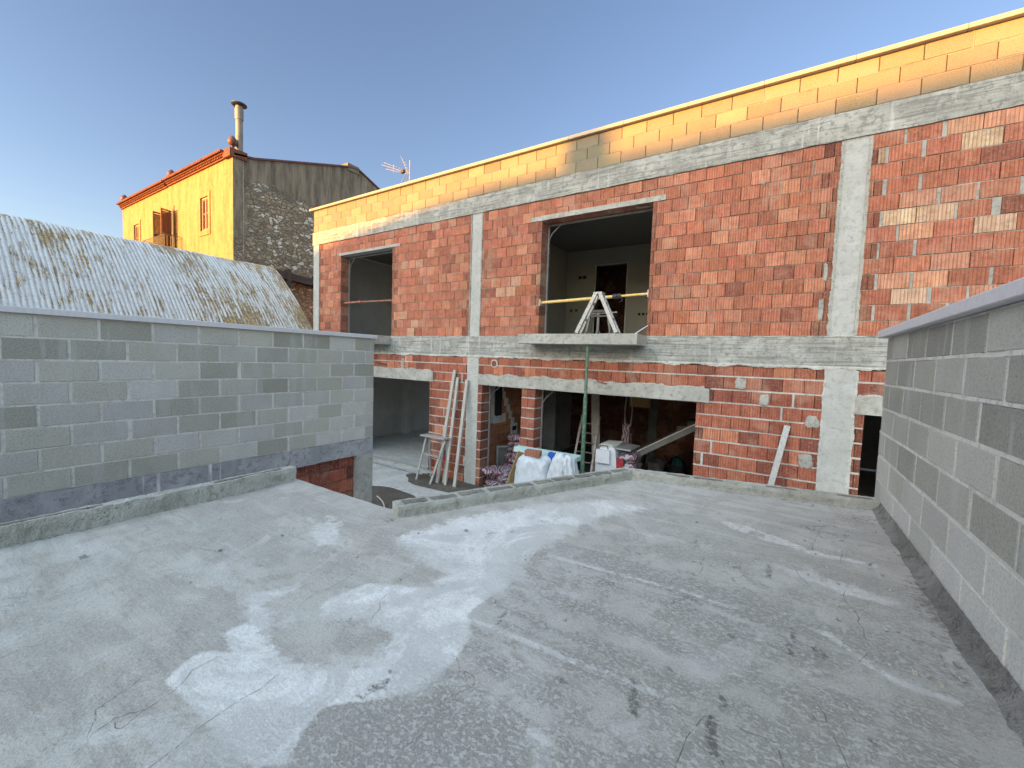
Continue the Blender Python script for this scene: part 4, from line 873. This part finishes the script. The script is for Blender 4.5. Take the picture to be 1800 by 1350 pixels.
V = [(x, 7.62, z) for x, z in pp] + [(x, 7.4, z) for x, z in pp]; mb.add(V, [tuple(range(n)), tuple(range(n, 2 * n))[::-1]] + [(i, (i + 1) % n, n + (i + 1) % n, n + i) for i in range(n)])
mb.box(-12.2, -12.0, -3, 7.4, GZ, -.1); part(mb, 'wall', 'earth', sd_)

# ================================================================ houses behind the camera whose roofline throws the evening shadow
nb = thing('neighbour_house', 'plain rendered house with a flat roof behind the viewpoint', 'house', (-5, -26, GZ))
k_ = 36.4; ROOF = 3.50 + k_ * math.tan(rad(SUN_EL)) ; dx = -15.3
mb = MB(); pts = [(-21.6 - 5.5 + 0, ROOF - .92), (-11.3 + dx, ROOF - .62), (-9.2 + dx, ROOF - .36), (-7.2 + dx, ROOF - .15), (-5.0 + dx, ROOF), (3.0 + dx + 14, ROOF), (3.0 + dx + 14, GZ), (-21.6 - 5.5, GZ)]
n = len(pts); V = [(x, -26, z) for x, z in pts] + [(x, -34, z) for x, z in pts]
mb.add(V, [tuple(range(n)), tuple(range(n, 2 * n))[::-1]] + [(i, (i + 1) % n, n + (i + 1) % n, n + i) for i in range(n)]); part(mb, 'wall', 'ochre', nb)
mb = MB(); mb.box(-3.5 + dx, -2.9 + dx, -26.6, -26, ROOF - .2, ROOF + .55); part(mb, 'chimney', 'ochre', nb)
nb2 = thing('neighbour_house', 'plain rendered house left of the flat roofed one behind the viewpoint', 'house', (-40, -26, GZ))
mb = MB(); mb.box(-60, -27.2, -34, -26.2, GZ, ROOF - .62); part(mb, 'wall', 'ochre', nb2)
# ================================================================ loose things
def leg_ladder(name, label, cat, cx, y, z0, h, spread, depth, mat, rot=0, n=2, w0=.14, w1=.18, tilt=0):
    """double step ladder: side rails, rungs between, spread = half distance of feet; seen from its side when rot=0"""
    r = thing(name, label, cat, (cx, y, z0)); X = Matrix.Rotation(rot, 4, 'Z')
    for s in (-1, 1):
        for d in (-1, 1):
            mb = MB(); mb.bar((s * spread, d * w1 / 2, 0), (s * .035, d * w0 / 2, h), .062 if d < 0 else .04, .028); mb.xf(X)
            mb.build('rail', mat, r, bevel=.003)
            mb = MB(); mb.bar((s * spread, d * w1 / 2, -.002), (s * (spread - .012), d * w1 / 2, .035), .072, .036); mb.xf(X); mb.build('foot', 'rubber', r)
        for k in range(1, n + 1):
            t = k / (n + .6); wd = w1 + (w0 - w1) * t; x = s * (spread + (.035 - spread) * t)
            mb = MB(); mb.bar((x, -wd / 2 + .01, h * t), (x, wd / 2 - .01, h * t), .05, .025, up=(0, 0, 1)); mb.xf(X); mb.build('rung', mat, r)
    mb = MB(); mb.box(-.075, .075, -w0 / 2 - .015, w0 / 2 + .015, h - .012, h + .018); mb.xf(X); mb.build('hinge_plate', mat, r, bevel=.003)
    return r
r = leg_ladder('step_ladder', 'bright aluminium step ladder opened in an A on the balcony slab', 'step ladder', -2.65, 6.80, .457, .70, .37, 0, 'alu')
mb = MB()
for s in (-1, 1):
    for k in (.25, .5, .75): mb.tube([(s * (.37 - .335 * k), -.108 + .02 * k, .7 * k), (s * (.37 - .335 * k), -.085 + .03 * k, .7 * k)], .008, 6)
mb.build('rivets', 'steel_dark', r)
# trestle stand behind it, in the room
ts = thing('trestle_stand', 'dull grey metal trestle stand behind the balcony step ladder', 'trestle', (-2.93, 7.55, .447))
mb = MB(); mb.box(-.24, .24, -.03, .03, .48, .53); mb.box(-.2, .2, -.03, .03, .40, .43); mb.build('crossbar', 'steel_dark', ts)
mb = MB(); mb.tube([(-.32, 0, .45), (.34, .02, .48)], .014, 6); mb.build('bar', 'alu', ts)
for x in (-.24, -.01, .24):
    mb = MB(); mb.bar((x, 0, .10), (x * .7, 0, .49), .04, .04)
    for a in range(3):
        c = 2 * math.pi * a / 3 + .5; mb.bar((x, 0, .16), (x + .1 * math.cos(c), .1 * math.sin(c), .008), .02, .02, up=(0, 0, 1))
    mb.build('leg', 'dull_steel', ts)
# yellow prop across the window
yb = thing('telescopic_prop', 'yellow telescopic prop wedged across the middle upper window as a guard rail', 'prop', (-2.85, 7.06, 1.11))
mb = MB(); mb.tube([(-3.91, 7.06, 1.09), (-2.45, 7.06, 1.135)], .028, 12); part(mb, 'outer_tube', 'yellow', yb, smooth=False)
mb = MB(); mb.tube([(-2.5, 7.06, 1.133), (-1.885, 7.06, 1.152)], .021, 12); part(mb, 'inner_tube', 'yellow', yb)
mb = MB(); mb.tube([(-2.5, 7.06, 1.134), (-2.36, 7.06, 1.138)], .043, 14); mb.tube([(-2.39, 7.05, 1.14), (-2.33, 7.0, 1.13), (-2.31, 7.0, 1.05), (-2.37, 7.02, 1.03)], .006, 6); mb.tube([(-2.42, 6.99, 1.14), (-2.42, 7.13, 1.14)], .012, 8); part(mb, 'collar', 'rubber', yb)
mb = MB(); mb.box(-3.918, -3.90, 7.0, 7.12, 1.03, 1.15); mb.box(-1.9, -1.882, 7.0, 7.12, 1.09, 1.21); part(mb, 'end_plate', 'galv', yb)
rb = thing('guard_bar', 'rust red tube fixed across the left upper window', 'bar', (-9, 7.1, 1.35))
mb = MB(); mb.tube([(-10.02, 7.1, 1.345), (-9.3, 7.1, 1.35)], .026, 10); mb.tube([(-9.35, 7.1, 1.35), (-8.03, 7.1, 1.335)], .02, 10); mb.tube([(-9.42, 7.1, 1.349), (-9.3, 7.1, 1.35)], .036, 10); part(mb, 'tube', 'rust', rb)
# green prop under the balcony
gp = thing('steel_prop', 'green steel prop standing upright under the middle balcony slab', 'prop', (-2.70, 6.52, GZ))
mb = MB(); mb.tube([(0, 0, .32), (0, 0, 2.15)], .034, 12); mb.build('outer_tube', 'green', gp)
mb = MB(); mb.tube([(0, 0, 2.1), (0, 0, 3.02)], .026, 12)
for i in range(9): mb.tube([(-.0275, -.0, 2.2 + i * .09), (.0275, 0, 2.2 + i * .09)], .007, 6)
mb.build('inner_tube', 'green', gp)
mb = MB(); mb.tube([(0, 0, .0), (0, 0, .34)], .024, 10); mb.box(-.06, .06, -.06, .06, 0, .008); mb.build('foot', 'steel_dark', gp)
mb = MB(); mb.tube([(0, 0, .33), (0, 0, .42)], .045, 12); mb.tube([(.04, 0, .40), (.12, -.02, .42), (.14, -.02, .36), (.05, -.02, .34)], .007, 6); mb.build('collar', 'galv', gp)
mb = MB(); mb.box(-.07, .07, -.07, .07, 3.022, 3.03); mb.build('head_plate', 'green', gp)
# planks and straight edges leaning between the openings
def lean(name, label, a, b, w, d, mat, cat, group=None):
    r = thing(name, label, cat, a, group); mb = MB(); mb.bar(a, b, w, d, up=(0, 1, .1)); return part(mb, name.split('_')[-1], mat, r, bevel=.002), r
lean('leaning_plank', 'longest pale batten, leftmost and highest of those leaning by the left column', (-6.03, 6.58, -2.74), (-5.93, 6.955, -.29), .075, .04, 'timber', 'batten')
lean('leaning_plank', 'pale batten leaning just right of the longest one, shorter and thinner', (-5.80, 6.58, -2.74), (-5.84, 6.955, -.44), .065, .035, 'timber', 'batten')
lean('leaning_plank', 'pale batten leaning alone against the left concrete column', (-5.56, 6.6, -2.74), (-5.585, 6.955, -.48), .075, .04, 'timber', 'batten')
lean('leaning_plank', 'short pale batten leaning behind the step ladder', (-5.93, 6.66, -2.74), (-5.93, 6.96, -1.2), .05, .03, 'timber', 'batten')
lean('straight_edge', 'pale aluminium straight edge leaning on the brick wall left of the right column', (-.20, 6.50, -2.74), (.145, 6.965, -.80), .075, .025, 'alu', 'straight edge')
r = thing('step_ladder', 'old splashed aluminium step ladder standing folded half open by the left column', 'step ladder', (-6.3, 6.55, GZ))
A = lambda x, y, z: (x, y, z)
for (p, q) in (((-.30, -.02, 0), (-.17, .14, .98)), ((.20, -.12, 0), (.42, .10, .99)), ((-.17, .30, 0), (-.13, .18, .95)), ((.36, .24, 0), (.43, .14, .95))):
    mb = MB(); mb.bar(p, q, .05, .025); mb.build('rail', 'alu_dull', r, bevel=.002)
for t in (.27, .62): 
    mb = MB(); mb.bar((-.30 + .13 * t, -.02 + .16 * t, .98 * t), (.20 + .22 * t, -.12 + .22 * t, .99 * t), .09, .022, up=(0, 0, 1)); mb.build('rung', 'alu_dull', r)
mb = MB(); mb.bar((-.26, .13, 1.0), (.48, .08, 1.01), .20, .03, up=(0, 0, 1)); mb.build('top_step', 'alu_dull', r, bevel=.003)
r = thing('work_lamp', 'small red and black tool hanging behind the old step ladder', 'tool', (-6.12, 6.93, -2.2))
mb = MB(); mb.box(-.05, .06, -.03, .05, -.12, .0); mb.build('body', 'red', r, bevel=.01); mb = MB(); mb.box(-.035, .045, -.035, .04, .01, .12); mb.build('head', 'rubber', r, bevel=.01)
# white sacks
def sack(name, label, c, rx, ry, h, mat, seed, top=.8, fold=.05, group=None, cat='sack', partname='cover', lean_=(0, 0)):
    r = thing(name, label, cat, c, group); n = 72; k = 34; V = []; F = []
    for i in range(k + 1):
        t = i / k
        if t < .78: f = 1 - (1 - top) * (t / .78) ** 1.5; z = h * t / .78 * .93
        else: q = (t - .78) / .22; f = top * math.cos(q * math.pi / 2) ** .6; z = h * (.93 + .07 * math.sin(q * math.pi / 2))
        for j in range(n):
            a = 2 * math.pi * j / n; ca, sa = math.cos(a), math.sin(a); sq = (abs(ca) ** 4 + abs(sa) ** 4) ** -.25
            dn = mn.noise(Vector((ca * 2.4 + seed, sa * 2.4, z * 1.3))); fo = abs(mn.noise(Vector((a * 4.5 + z * 1.8 + seed, z * .9, seed)))) * (1.1 - .3 * t) + .5 * abs(mn.noise(Vector((a * 9 - z * 5, z * 3, seed + 4))))
            m_ = f * (.5 + .5 * sq) * (1 + .10 * dn) - fold * fo * (f > .05)
            V.append((rx * ca * m_ + lean_[0] * z, ry * sa * m_ + lean_[1] * z, z + .035 * mn.noise(Vector((ca * 3 * f, sa * 3 * f, seed))) * (t > .6) + (0 if t < .78 else .05 * mn.noise(Vector((ca * f * 5, sa * f * 5, seed + 9))))))
    F = [(i * n + j, i * n + (j + 1) % n, (i + 1) * n + (j + 1) % n, (i + 1) * n + j) for i in range(k) for j in range(n)] + [tuple(k * n + j for j in range(n))]
    mb = MB(); mb.add(V, F); mb.build(partname, mat, r, smooth=True); return r
sack('big_bag', 'tall white bulk bag with a red brick lying on its top', (-3.47, 6.25, GZ), .43, .36, 1.08, 'bag_cloth', 2.0, top=.70, fold=.14, cat='bulk bag')
sack('big_bag', 'rumpled white bulk bag slumped beside the green prop', (-2.90, 6.22, GZ), .40, .36, 1.20, 'bag_cloth', 8.0, top=.50, fold=.34, cat='bulk bag')
sack('plastic_bag', 'small bright blue plastic bag squeezed between the two white bulk bags', (-3.22, 6.42, -1.95), .13, .12, .34, 'blue', 5.0, top=.6, fold=.25, cat='bag')
r = thing('hollow_brick', 'single red brick resting on top of the tall white bulk bag', 'brick', (-3.48, 6.2, -1.66))
mb = MB(); mb.box(-.135, .135, -.065, .065, 0, .10, (.42, .15, .09)); mb.xf(Matrix.Rotation(rad(12), 4, 'Z')); mb.build('brick', 'brick', r, bevel=.004)
r = thing('foam_board', 'long pale green insulation board lying across behind the bulk bags', 'board', (-3.45, 6.62, -1.7))
mb = MB(); mb.hexa([(-.66, -.05, -.04), (.64, -.10, -.02), (.66, .12, -.02), (-.66, .12, -.04), (-.66, -.05, .055), (.64, -.10, .06), (.66, .12, .06), (-.66, .12, .055)]); mb.build('board', 'foam', r, bevel=.004)
for i, (a, b, lab) in enumerate((((-4.02, 6.1, GZ), (-3.82, 6.45, -1.70), 'tan plywood sheet leaning on the tall bulk bag, the front one of two'), ((-4.00, 6.3, GZ), (-3.74, 6.6, -1.72), 'tan plywood sheet leaning on the tall bulk bag, mostly behind the front sheet'))):
    r = thing('plywood_sheet', lab, 'plywood', a); mb = MB(); mb.bar(a, b, .30, .02, up=(1, -.25, 0)); part(mb, 'sheet', 'ply', r)
# printed cement sacks in the doorway
def pillow(seed, w=.58, d=.38, h=.13):
    mb = MB(); n = 22; V = []; F = []
    for s in (1, -1):
        for i in range(n + 1):
            for j in range(n + 1):
                u, v = 2 * i / n - 1, 2 * j / n - 1; e = max(0, (1 - u ** 4) * (1 - v ** 4)) ** .5
                V.append((u * w / 2 * (1 - .08 * v * v), v * d / 2 * (1 - .08 * u * u), s * h / 2 * e * (1 + .35 * mn.noise(Vector((u * 2.2 + seed, v * 2.2, s)))) + .025 * mn.noise(Vector((u * 2 + seed, v * 2, 7))) + .012 * abs(mn.noise(Vector((u * 7, v * 7, seed)))) * s))
    o = (n + 1) ** 2
    for i in range(n):
        for j in range(n):
            q = (i * (n + 1) + j, (i + 1) * (n + 1) + j, (i + 1) * (n + 1) + j + 1, i * (n + 1) + j + 1); F.append(q); F.append(tuple(o + t for t in q[::-1]))
    return mb.add(V, F)
protos = [pillow(s).build('cement_sack', 'sack', smooth=True) for s in (1.3, 4.7)]
GB, GF = 'cement sacks stacked inside the narrow doorway', 'cement sacks heaped at the doorway sill'
nb_ = 0
def put(x, y, z, rz, rx, lab, grp, first):
    global nb_
    p = protos[nb_ % 2]
    o = p if nb_ < 2 else p.copy()
    if nb_ >= 2: COL.objects.link(o)
    nb_ += 1; o.location = (x, y, z); o.rotation_euler = (rx, U(-.1, .1), rz); tag(o, lab, 'cement sack', grp); return o
for i in range(8): put(-4.85 + U(-.07, .07), 7.95 + U(-.05, .05), GZ + .09 + i * .125, U(-.25, .25), U(-.08, .08), 'printed cement sack, %s, in the tall rear stack inside the narrow doorway' % ['lowest', 'second from the ground', 'third from the ground', 'fourth from the ground', 'fifth from the ground', 'third from the top', 'second from the top', 'topmost'][i], GB, 0)
for i in range(9): put(-4.95 + (i % 3) * .24 + U(-.07, .07), 7.25 + (i % 2) * .2, GZ + .09 + (i // 3) * .13, U(-.9, .9), U(-.12, .12), 'printed sack in the low doorway heap, at its %s, %s layer' % (['left end', 'centre', 'right end'][i % 3], ['bottom', 'middle', 'top'][i // 3]), GF, 0)
for i in range(3): o = put(-4.75 + i * .3, 7.1 - .12 * i, GZ + .06, U(0, 3), 0, 'flattened purple grey sack on the ground before the narrow doorway, %s of three' % ['leftmost', 'middle', 'rightmost'][i], 'empty sacks before the doorway', 0); o.scale = (.9, .8, .35)
r = thing('metal_box', 'grey metal frame with a board panel leaning inside the narrow doorway', 'frame', (-5.1, 7.9, GZ))
mb = MB()
for a, c, s0, s1 in rects_minus(-.28, .28, .02, .78, [(-.24, .24, .06, .74)]): mb.box(a, c, -.02, .02, s0, s1)
mb.xf(Matrix.Rotation(rad(55), 4, 'Z')); mb.build('frame', 'galv', r)
mb = MB(); mb.box(-.24, .24, -.008, .008, .06, .74); mb.xf(Matrix.Rotation(rad(55), 4, 'Z')); mb.build('panel', 'grey_panel', r)
# covered stack with junction box
r = thing('covered_stack', 'waist high stack under a white plaster splashed cover at the mouth of the dark room', 'stack', (-2.58, 7.95, GZ))
mb = MB(); V = []; prf = [(-.32, 0), (-.33, .5), (-.31, .95), (-.29, 1.05), (-.2, 1.13), (-.02, 1.15), (.05, 1.13), (.09, 1.05), (.10, .75), (.08, 0)]
for k, y in enumerate((-.32, -.31, -.1, .1, .3)):
    for x, z in prf: V.append((x * (1 if k else .98) + .02 * mn.noise(Vector((x * 4, y * 4, z * 4))), y + .02 * mn.noise(Vector((x * 6, 2, z * 5))), z + (.02 * mn.noise(Vector((x * 9, y * 9, 1))) if z > 1 else 0)))
n = len(prf); mb.add(V, [(k * n + i, k * n + i + 1, (k + 1) * n + i + 1, (k + 1) * n + i) for k in range(4) for i in range(n - 1)] + [tuple(range(n))[::-1], tuple(4 * n + i for i in range(n))]); mb.build('cover', 'white', r, smooth=False)
mb = MB(); 
for i in range(9): mb.rough(-.26 + U(0, .1), -.1 + U(0, .16), -.28 + U(0, .3), -.05 + U(.1, .3), 1.14, 1.165 + U(0, .012), res=.06, amp=.015, seed=i)
mb.build('plaster_debris', 'plaster_grey', r)
mb = MB(); mb.hexa([(-.27, -.30, 1.12), (.34, -.28, 1.10), (.36, .3, 1.10), (-.25, .32, 1.12), (-.27, -.30, 1.15), (.34, -.28, 1.13), (.36, .3, 1.13), (-.25, .32, 1.15)]); mb.build('lid', 'alu_dull', r)
for z in (.05, .22, .39, .56, .73, .9):
    o = protos[0].copy(); o.name = 'printed_sack'; COL.objects.link(o)
    for kk in list(o.keys()): del o[kk]
    o.parent = r; o.location = (.27, -.02, z + .05); o.rotation_euler = (0, 0, rad(88)); o.scale = (1, .95, 1.6)
mb = MB(); mb.box(.11, .24, -.345, -.325, .62, .95); mb.build('red_sign', 'red', r)
mb = MB(); mb.box(-.34, -.02, -.36, -.33, .25, .62); mb.build('printed_panel', 'sack', r)
r = thing('junction_box', 'small white electrical box fixed on the front of the covered stack', 'electrical box', (-2.72, 7.55, -1.80))
mb = MB(); mb.box(-.15, .13, 0, .09, -.13, .13); mb.build('box', 'white', r, bevel=.008)
mb = MB(); mb.tube([(-.1, .05, .13), (-.1, .05, .19), (.06, .05, .21), (.08, .05, .14)], .008, 6); mb.build('cable', 'rubber', r)
r = sack('wrapped_bundle', 'red and white wrapped bundle standing upright behind the covered stack with conduits rising from it', (-2.95, 9.75, -2.3), .13, .13, .85, 'sack', 3.0, top=.8, fold=.1, cat='bundle')
for dx in (-.05, .06):
    mb = MB(); mb.tube([(dx, 0, .6), (dx * 1.6, .02, 1.2), (dx * .4, 0, 1.8), (dx, 0, 2.27)], .014, 6); mb.build('conduit', 'cable', r)
# buckets
def bucket(x, y, lab, rag):
    r = thing('bucket', lab, 'bucket', (x, y, GZ)); mb = MB(); mb.lathe((0, 0, 0), [(.13, 0), (.17, .26), (.185, .27), (.185, .29), (.165, .285), (.125, .03)], 24); mb.build('tub', 'steel_dark' if rag else 'alu_dull', r, smooth=False)
    mb = MB(); mb.tube([(.185 * math.cos(a), -.02, .27 + .16 * math.sin(a)) for a in [math.pi * i / 12 for i in range(13)]], .005, 5); mb.build('handle', 'galv', r)
    return r
bucket(-2.40, 10.45, 'grey bucket on the dark floor under the stair, the left one of two', 0).scale = (1.2, 1.2, 1.3)
r = bucket(-1.93, 10.5, 'dark bucket under the stair, holding a teal cloth', 1); r.scale = (1.2, 1.2, 1.3)
r = sack('cloth', 'crumpled teal cloth stuffed in the right hand bucket under the stair', (-1.93, 10.5, GZ + .30), .17, .16, .22, 'teal', 6.0, top=.6, fold=.35, cat='cloth')
# dim things leaning and lying in the dark room
r = thing('metal_trestle', 'grey metal ladder frame leaning in the dark lower room behind the green prop', 'ladder', (-3.75, 9.2, GZ))
mb = MB()
for s in (-.24, .24): mb.bar((s, -.25, 0), (s * .9, .25, 1.45), .05, .025)
mb.build('rail', 'galv', r)
for i in range(6): mb = MB(); t = .12 + i * .15; mb.bar((-.24, -.25 + .5 * t, 1.45 * t), (.24, -.25 + .5 * t, 1.45 * t), .04, .02, up=(0, 0, 1)); mb.build('rung', 'galv', r)
lean('leaning_board', 'wide grey board leaning upright in the dark lower room', (-3.45, 9.2, GZ), (-3.72, 9.55, -.5), .2, .025, 'timber', 'board')
r = thing('formwork_shutter', 'small plywood formwork panel under the ceiling of the dark lower room', 'panel', (-2.75, 10.0, -.85)); mb = MB(); mb.box(-.24, .24, -.02, .02, -.2, .3)
for i in range(4): mb.box(-.24, .24, -.035, -.02, -.18 + i * .12, -.10 + i * .12)
mb.build('panel', 'ply', r)
sack('rubble_heap', 'low heap of grey and red rubbish beside the pillar in the dark lower room', (-4.35, 9.1, GZ), .42, .3, .3, 'sack', 7.0, top=.4, fold=.4, cat='heap')
# hose and threshold pipe
r = thing('hose', 'thin pale hose curling on the yard between the left wall post and the terrace', 'hose', (-5.3, 5.0, GZ))
mb = MB(); pts = [(-6.3 + 1.0 * t, 5.22 - .62 * t + .06 * math.sin(t * 4), GZ + .05) for t in [i / 20 for i in range(21)]]; mb.tube(pts, .012, 8); part(mb, 'tube', 'cable', r)
r = thing('pipe', 'thin grey pipe lying across the sill of the left lower opening', 'pipe', (-8, 7.0, GZ))
mb = MB(); mb.tube([(-9.7, 6.93, GZ + .03), (-8, 6.88, GZ + .03), (-6.75, 6.86, GZ + .03)], .02, 8); part(mb, 'tube', 'galv', r)
# thin stick on the balcony, hook bars on walls
lean('thin_stick', 'thin white stick leaning between the balcony slab and the brick reveal', (-2.02, 6.75, .457), (-1.86, 6.985, .62), .012, .012, 'white', 'stick')
r = thing('rebar_hook', 'short dark bar poking out of the wall above the left lower lintel', 'bar', (-8.3, 6.98, -.22)); mb = MB(); mb.tube([(-8.45, 6.93, -.2), (-8.25, 6.95, -.24), (-8.15, 7.01, -.24)], .012, 6); part(mb, 'bar', 'steel_dark', r)
r = thing('rebar_hook', 'short dark bar poking out of the long middle lintel', 'bar', (-2.6, 6.98, -.35)); mb = MB(); mb.tube([(-2.68, 6.94, -.335), (-2.52, 6.95, -.37), (-2.5, 7.0, -.37)], .012, 6); part(mb, 'bar', 'rust', r)
# aerial on the roof
an = thing('television_antenna', 'television aerial with boom and grid reflector on a thin mast above the roof', 'antenna', (-10.70, 10.0, 3.4))
mb = MB(); mb.tube([(0, 0, 0), (0, 0, 3.05)], .016, 8); mb.build('mast', 'galv', an)
bd = Vector((-.80, -.45, .26)); o0 = Vector((-.03, -.02, 2.62))
mb = MB()
for dz, l in ((0, 1.0), (.09, .92), (-.09, .85)): mb.tube([o0 + Vector((0, 0, dz)) * .4, o0 + bd * l + Vector((0, 0, dz))], .008, 6)
sd2 = Vector((.45, -.8, 0)).normalized()
for i in range(9):
    c = o0 + bd * (.2 + .09 * i)
    for dz in (.05, -.05): mb.tube([c + sd2 * .09 + Vector((0, 0, dz)), c - sd2 * .09 + Vector((0, 0, dz))], .004, 4)
mb.tube([o0 + bd * .55 + Vector((0, 0, -.14)), o0 + bd * .55 + Vector((0, 0, .12))], .012, 6); mb.build('boom', 'alu', an)
mb = MB()
for s in (1, -1):
    for i in range(6):
        p = o0 + Vector((-.02, 0, 0)) + Vector((-.16, -.1, .42 * s)) * (i / 5) + Vector((0, 0, .04 * s)); mb.tube([p + sd2 * .22, p - sd2 * .22], .006, 5)
    for t in (-.2, 0, .2): mb.tube([o0 + sd2 * t, o0 + Vector((-.18, -.1, .46 * s)) + sd2 * t], .006, 5)
mb.build('reflector', 'alu', an); mb = MB(); mb.box(-.26, -.14, -.16, -.06, 2.62, 2.72); mb.build('dipole_box', 'rubber', an)

# crumbs of mortar lying about on the terrace
mb = MB(); rc = random.Random(11)
for i in range(110):
    x, y = (rc.uniform(-3.4, .6), rc.uniform(.5, 3.9)) if i % 2 else (rc.uniform(.2, .7), rc.uniform(2, 4.3))
    if y > 2.0 + max(0, (x + 2.3)) * 2 - .15: continue
    r = rc.uniform(.003, .008) * (1.6 if rc.random() < .1 else 1); k0 = len(mb.v)
    mb.rough(x - r, x + r * rc.uniform(.7, 1.6), y - r, y + r, -1.151, -1.149 + r * rc.uniform(.6, 1.3), res=.004, amp=r * .5, seed=i, fr=90)
tag(part(mb, 'mortar_crumbs', 'mortar', None), 'tiny crumbs of mortar scattered over the concrete roof terrace', 'crumbs', kind='stuff')
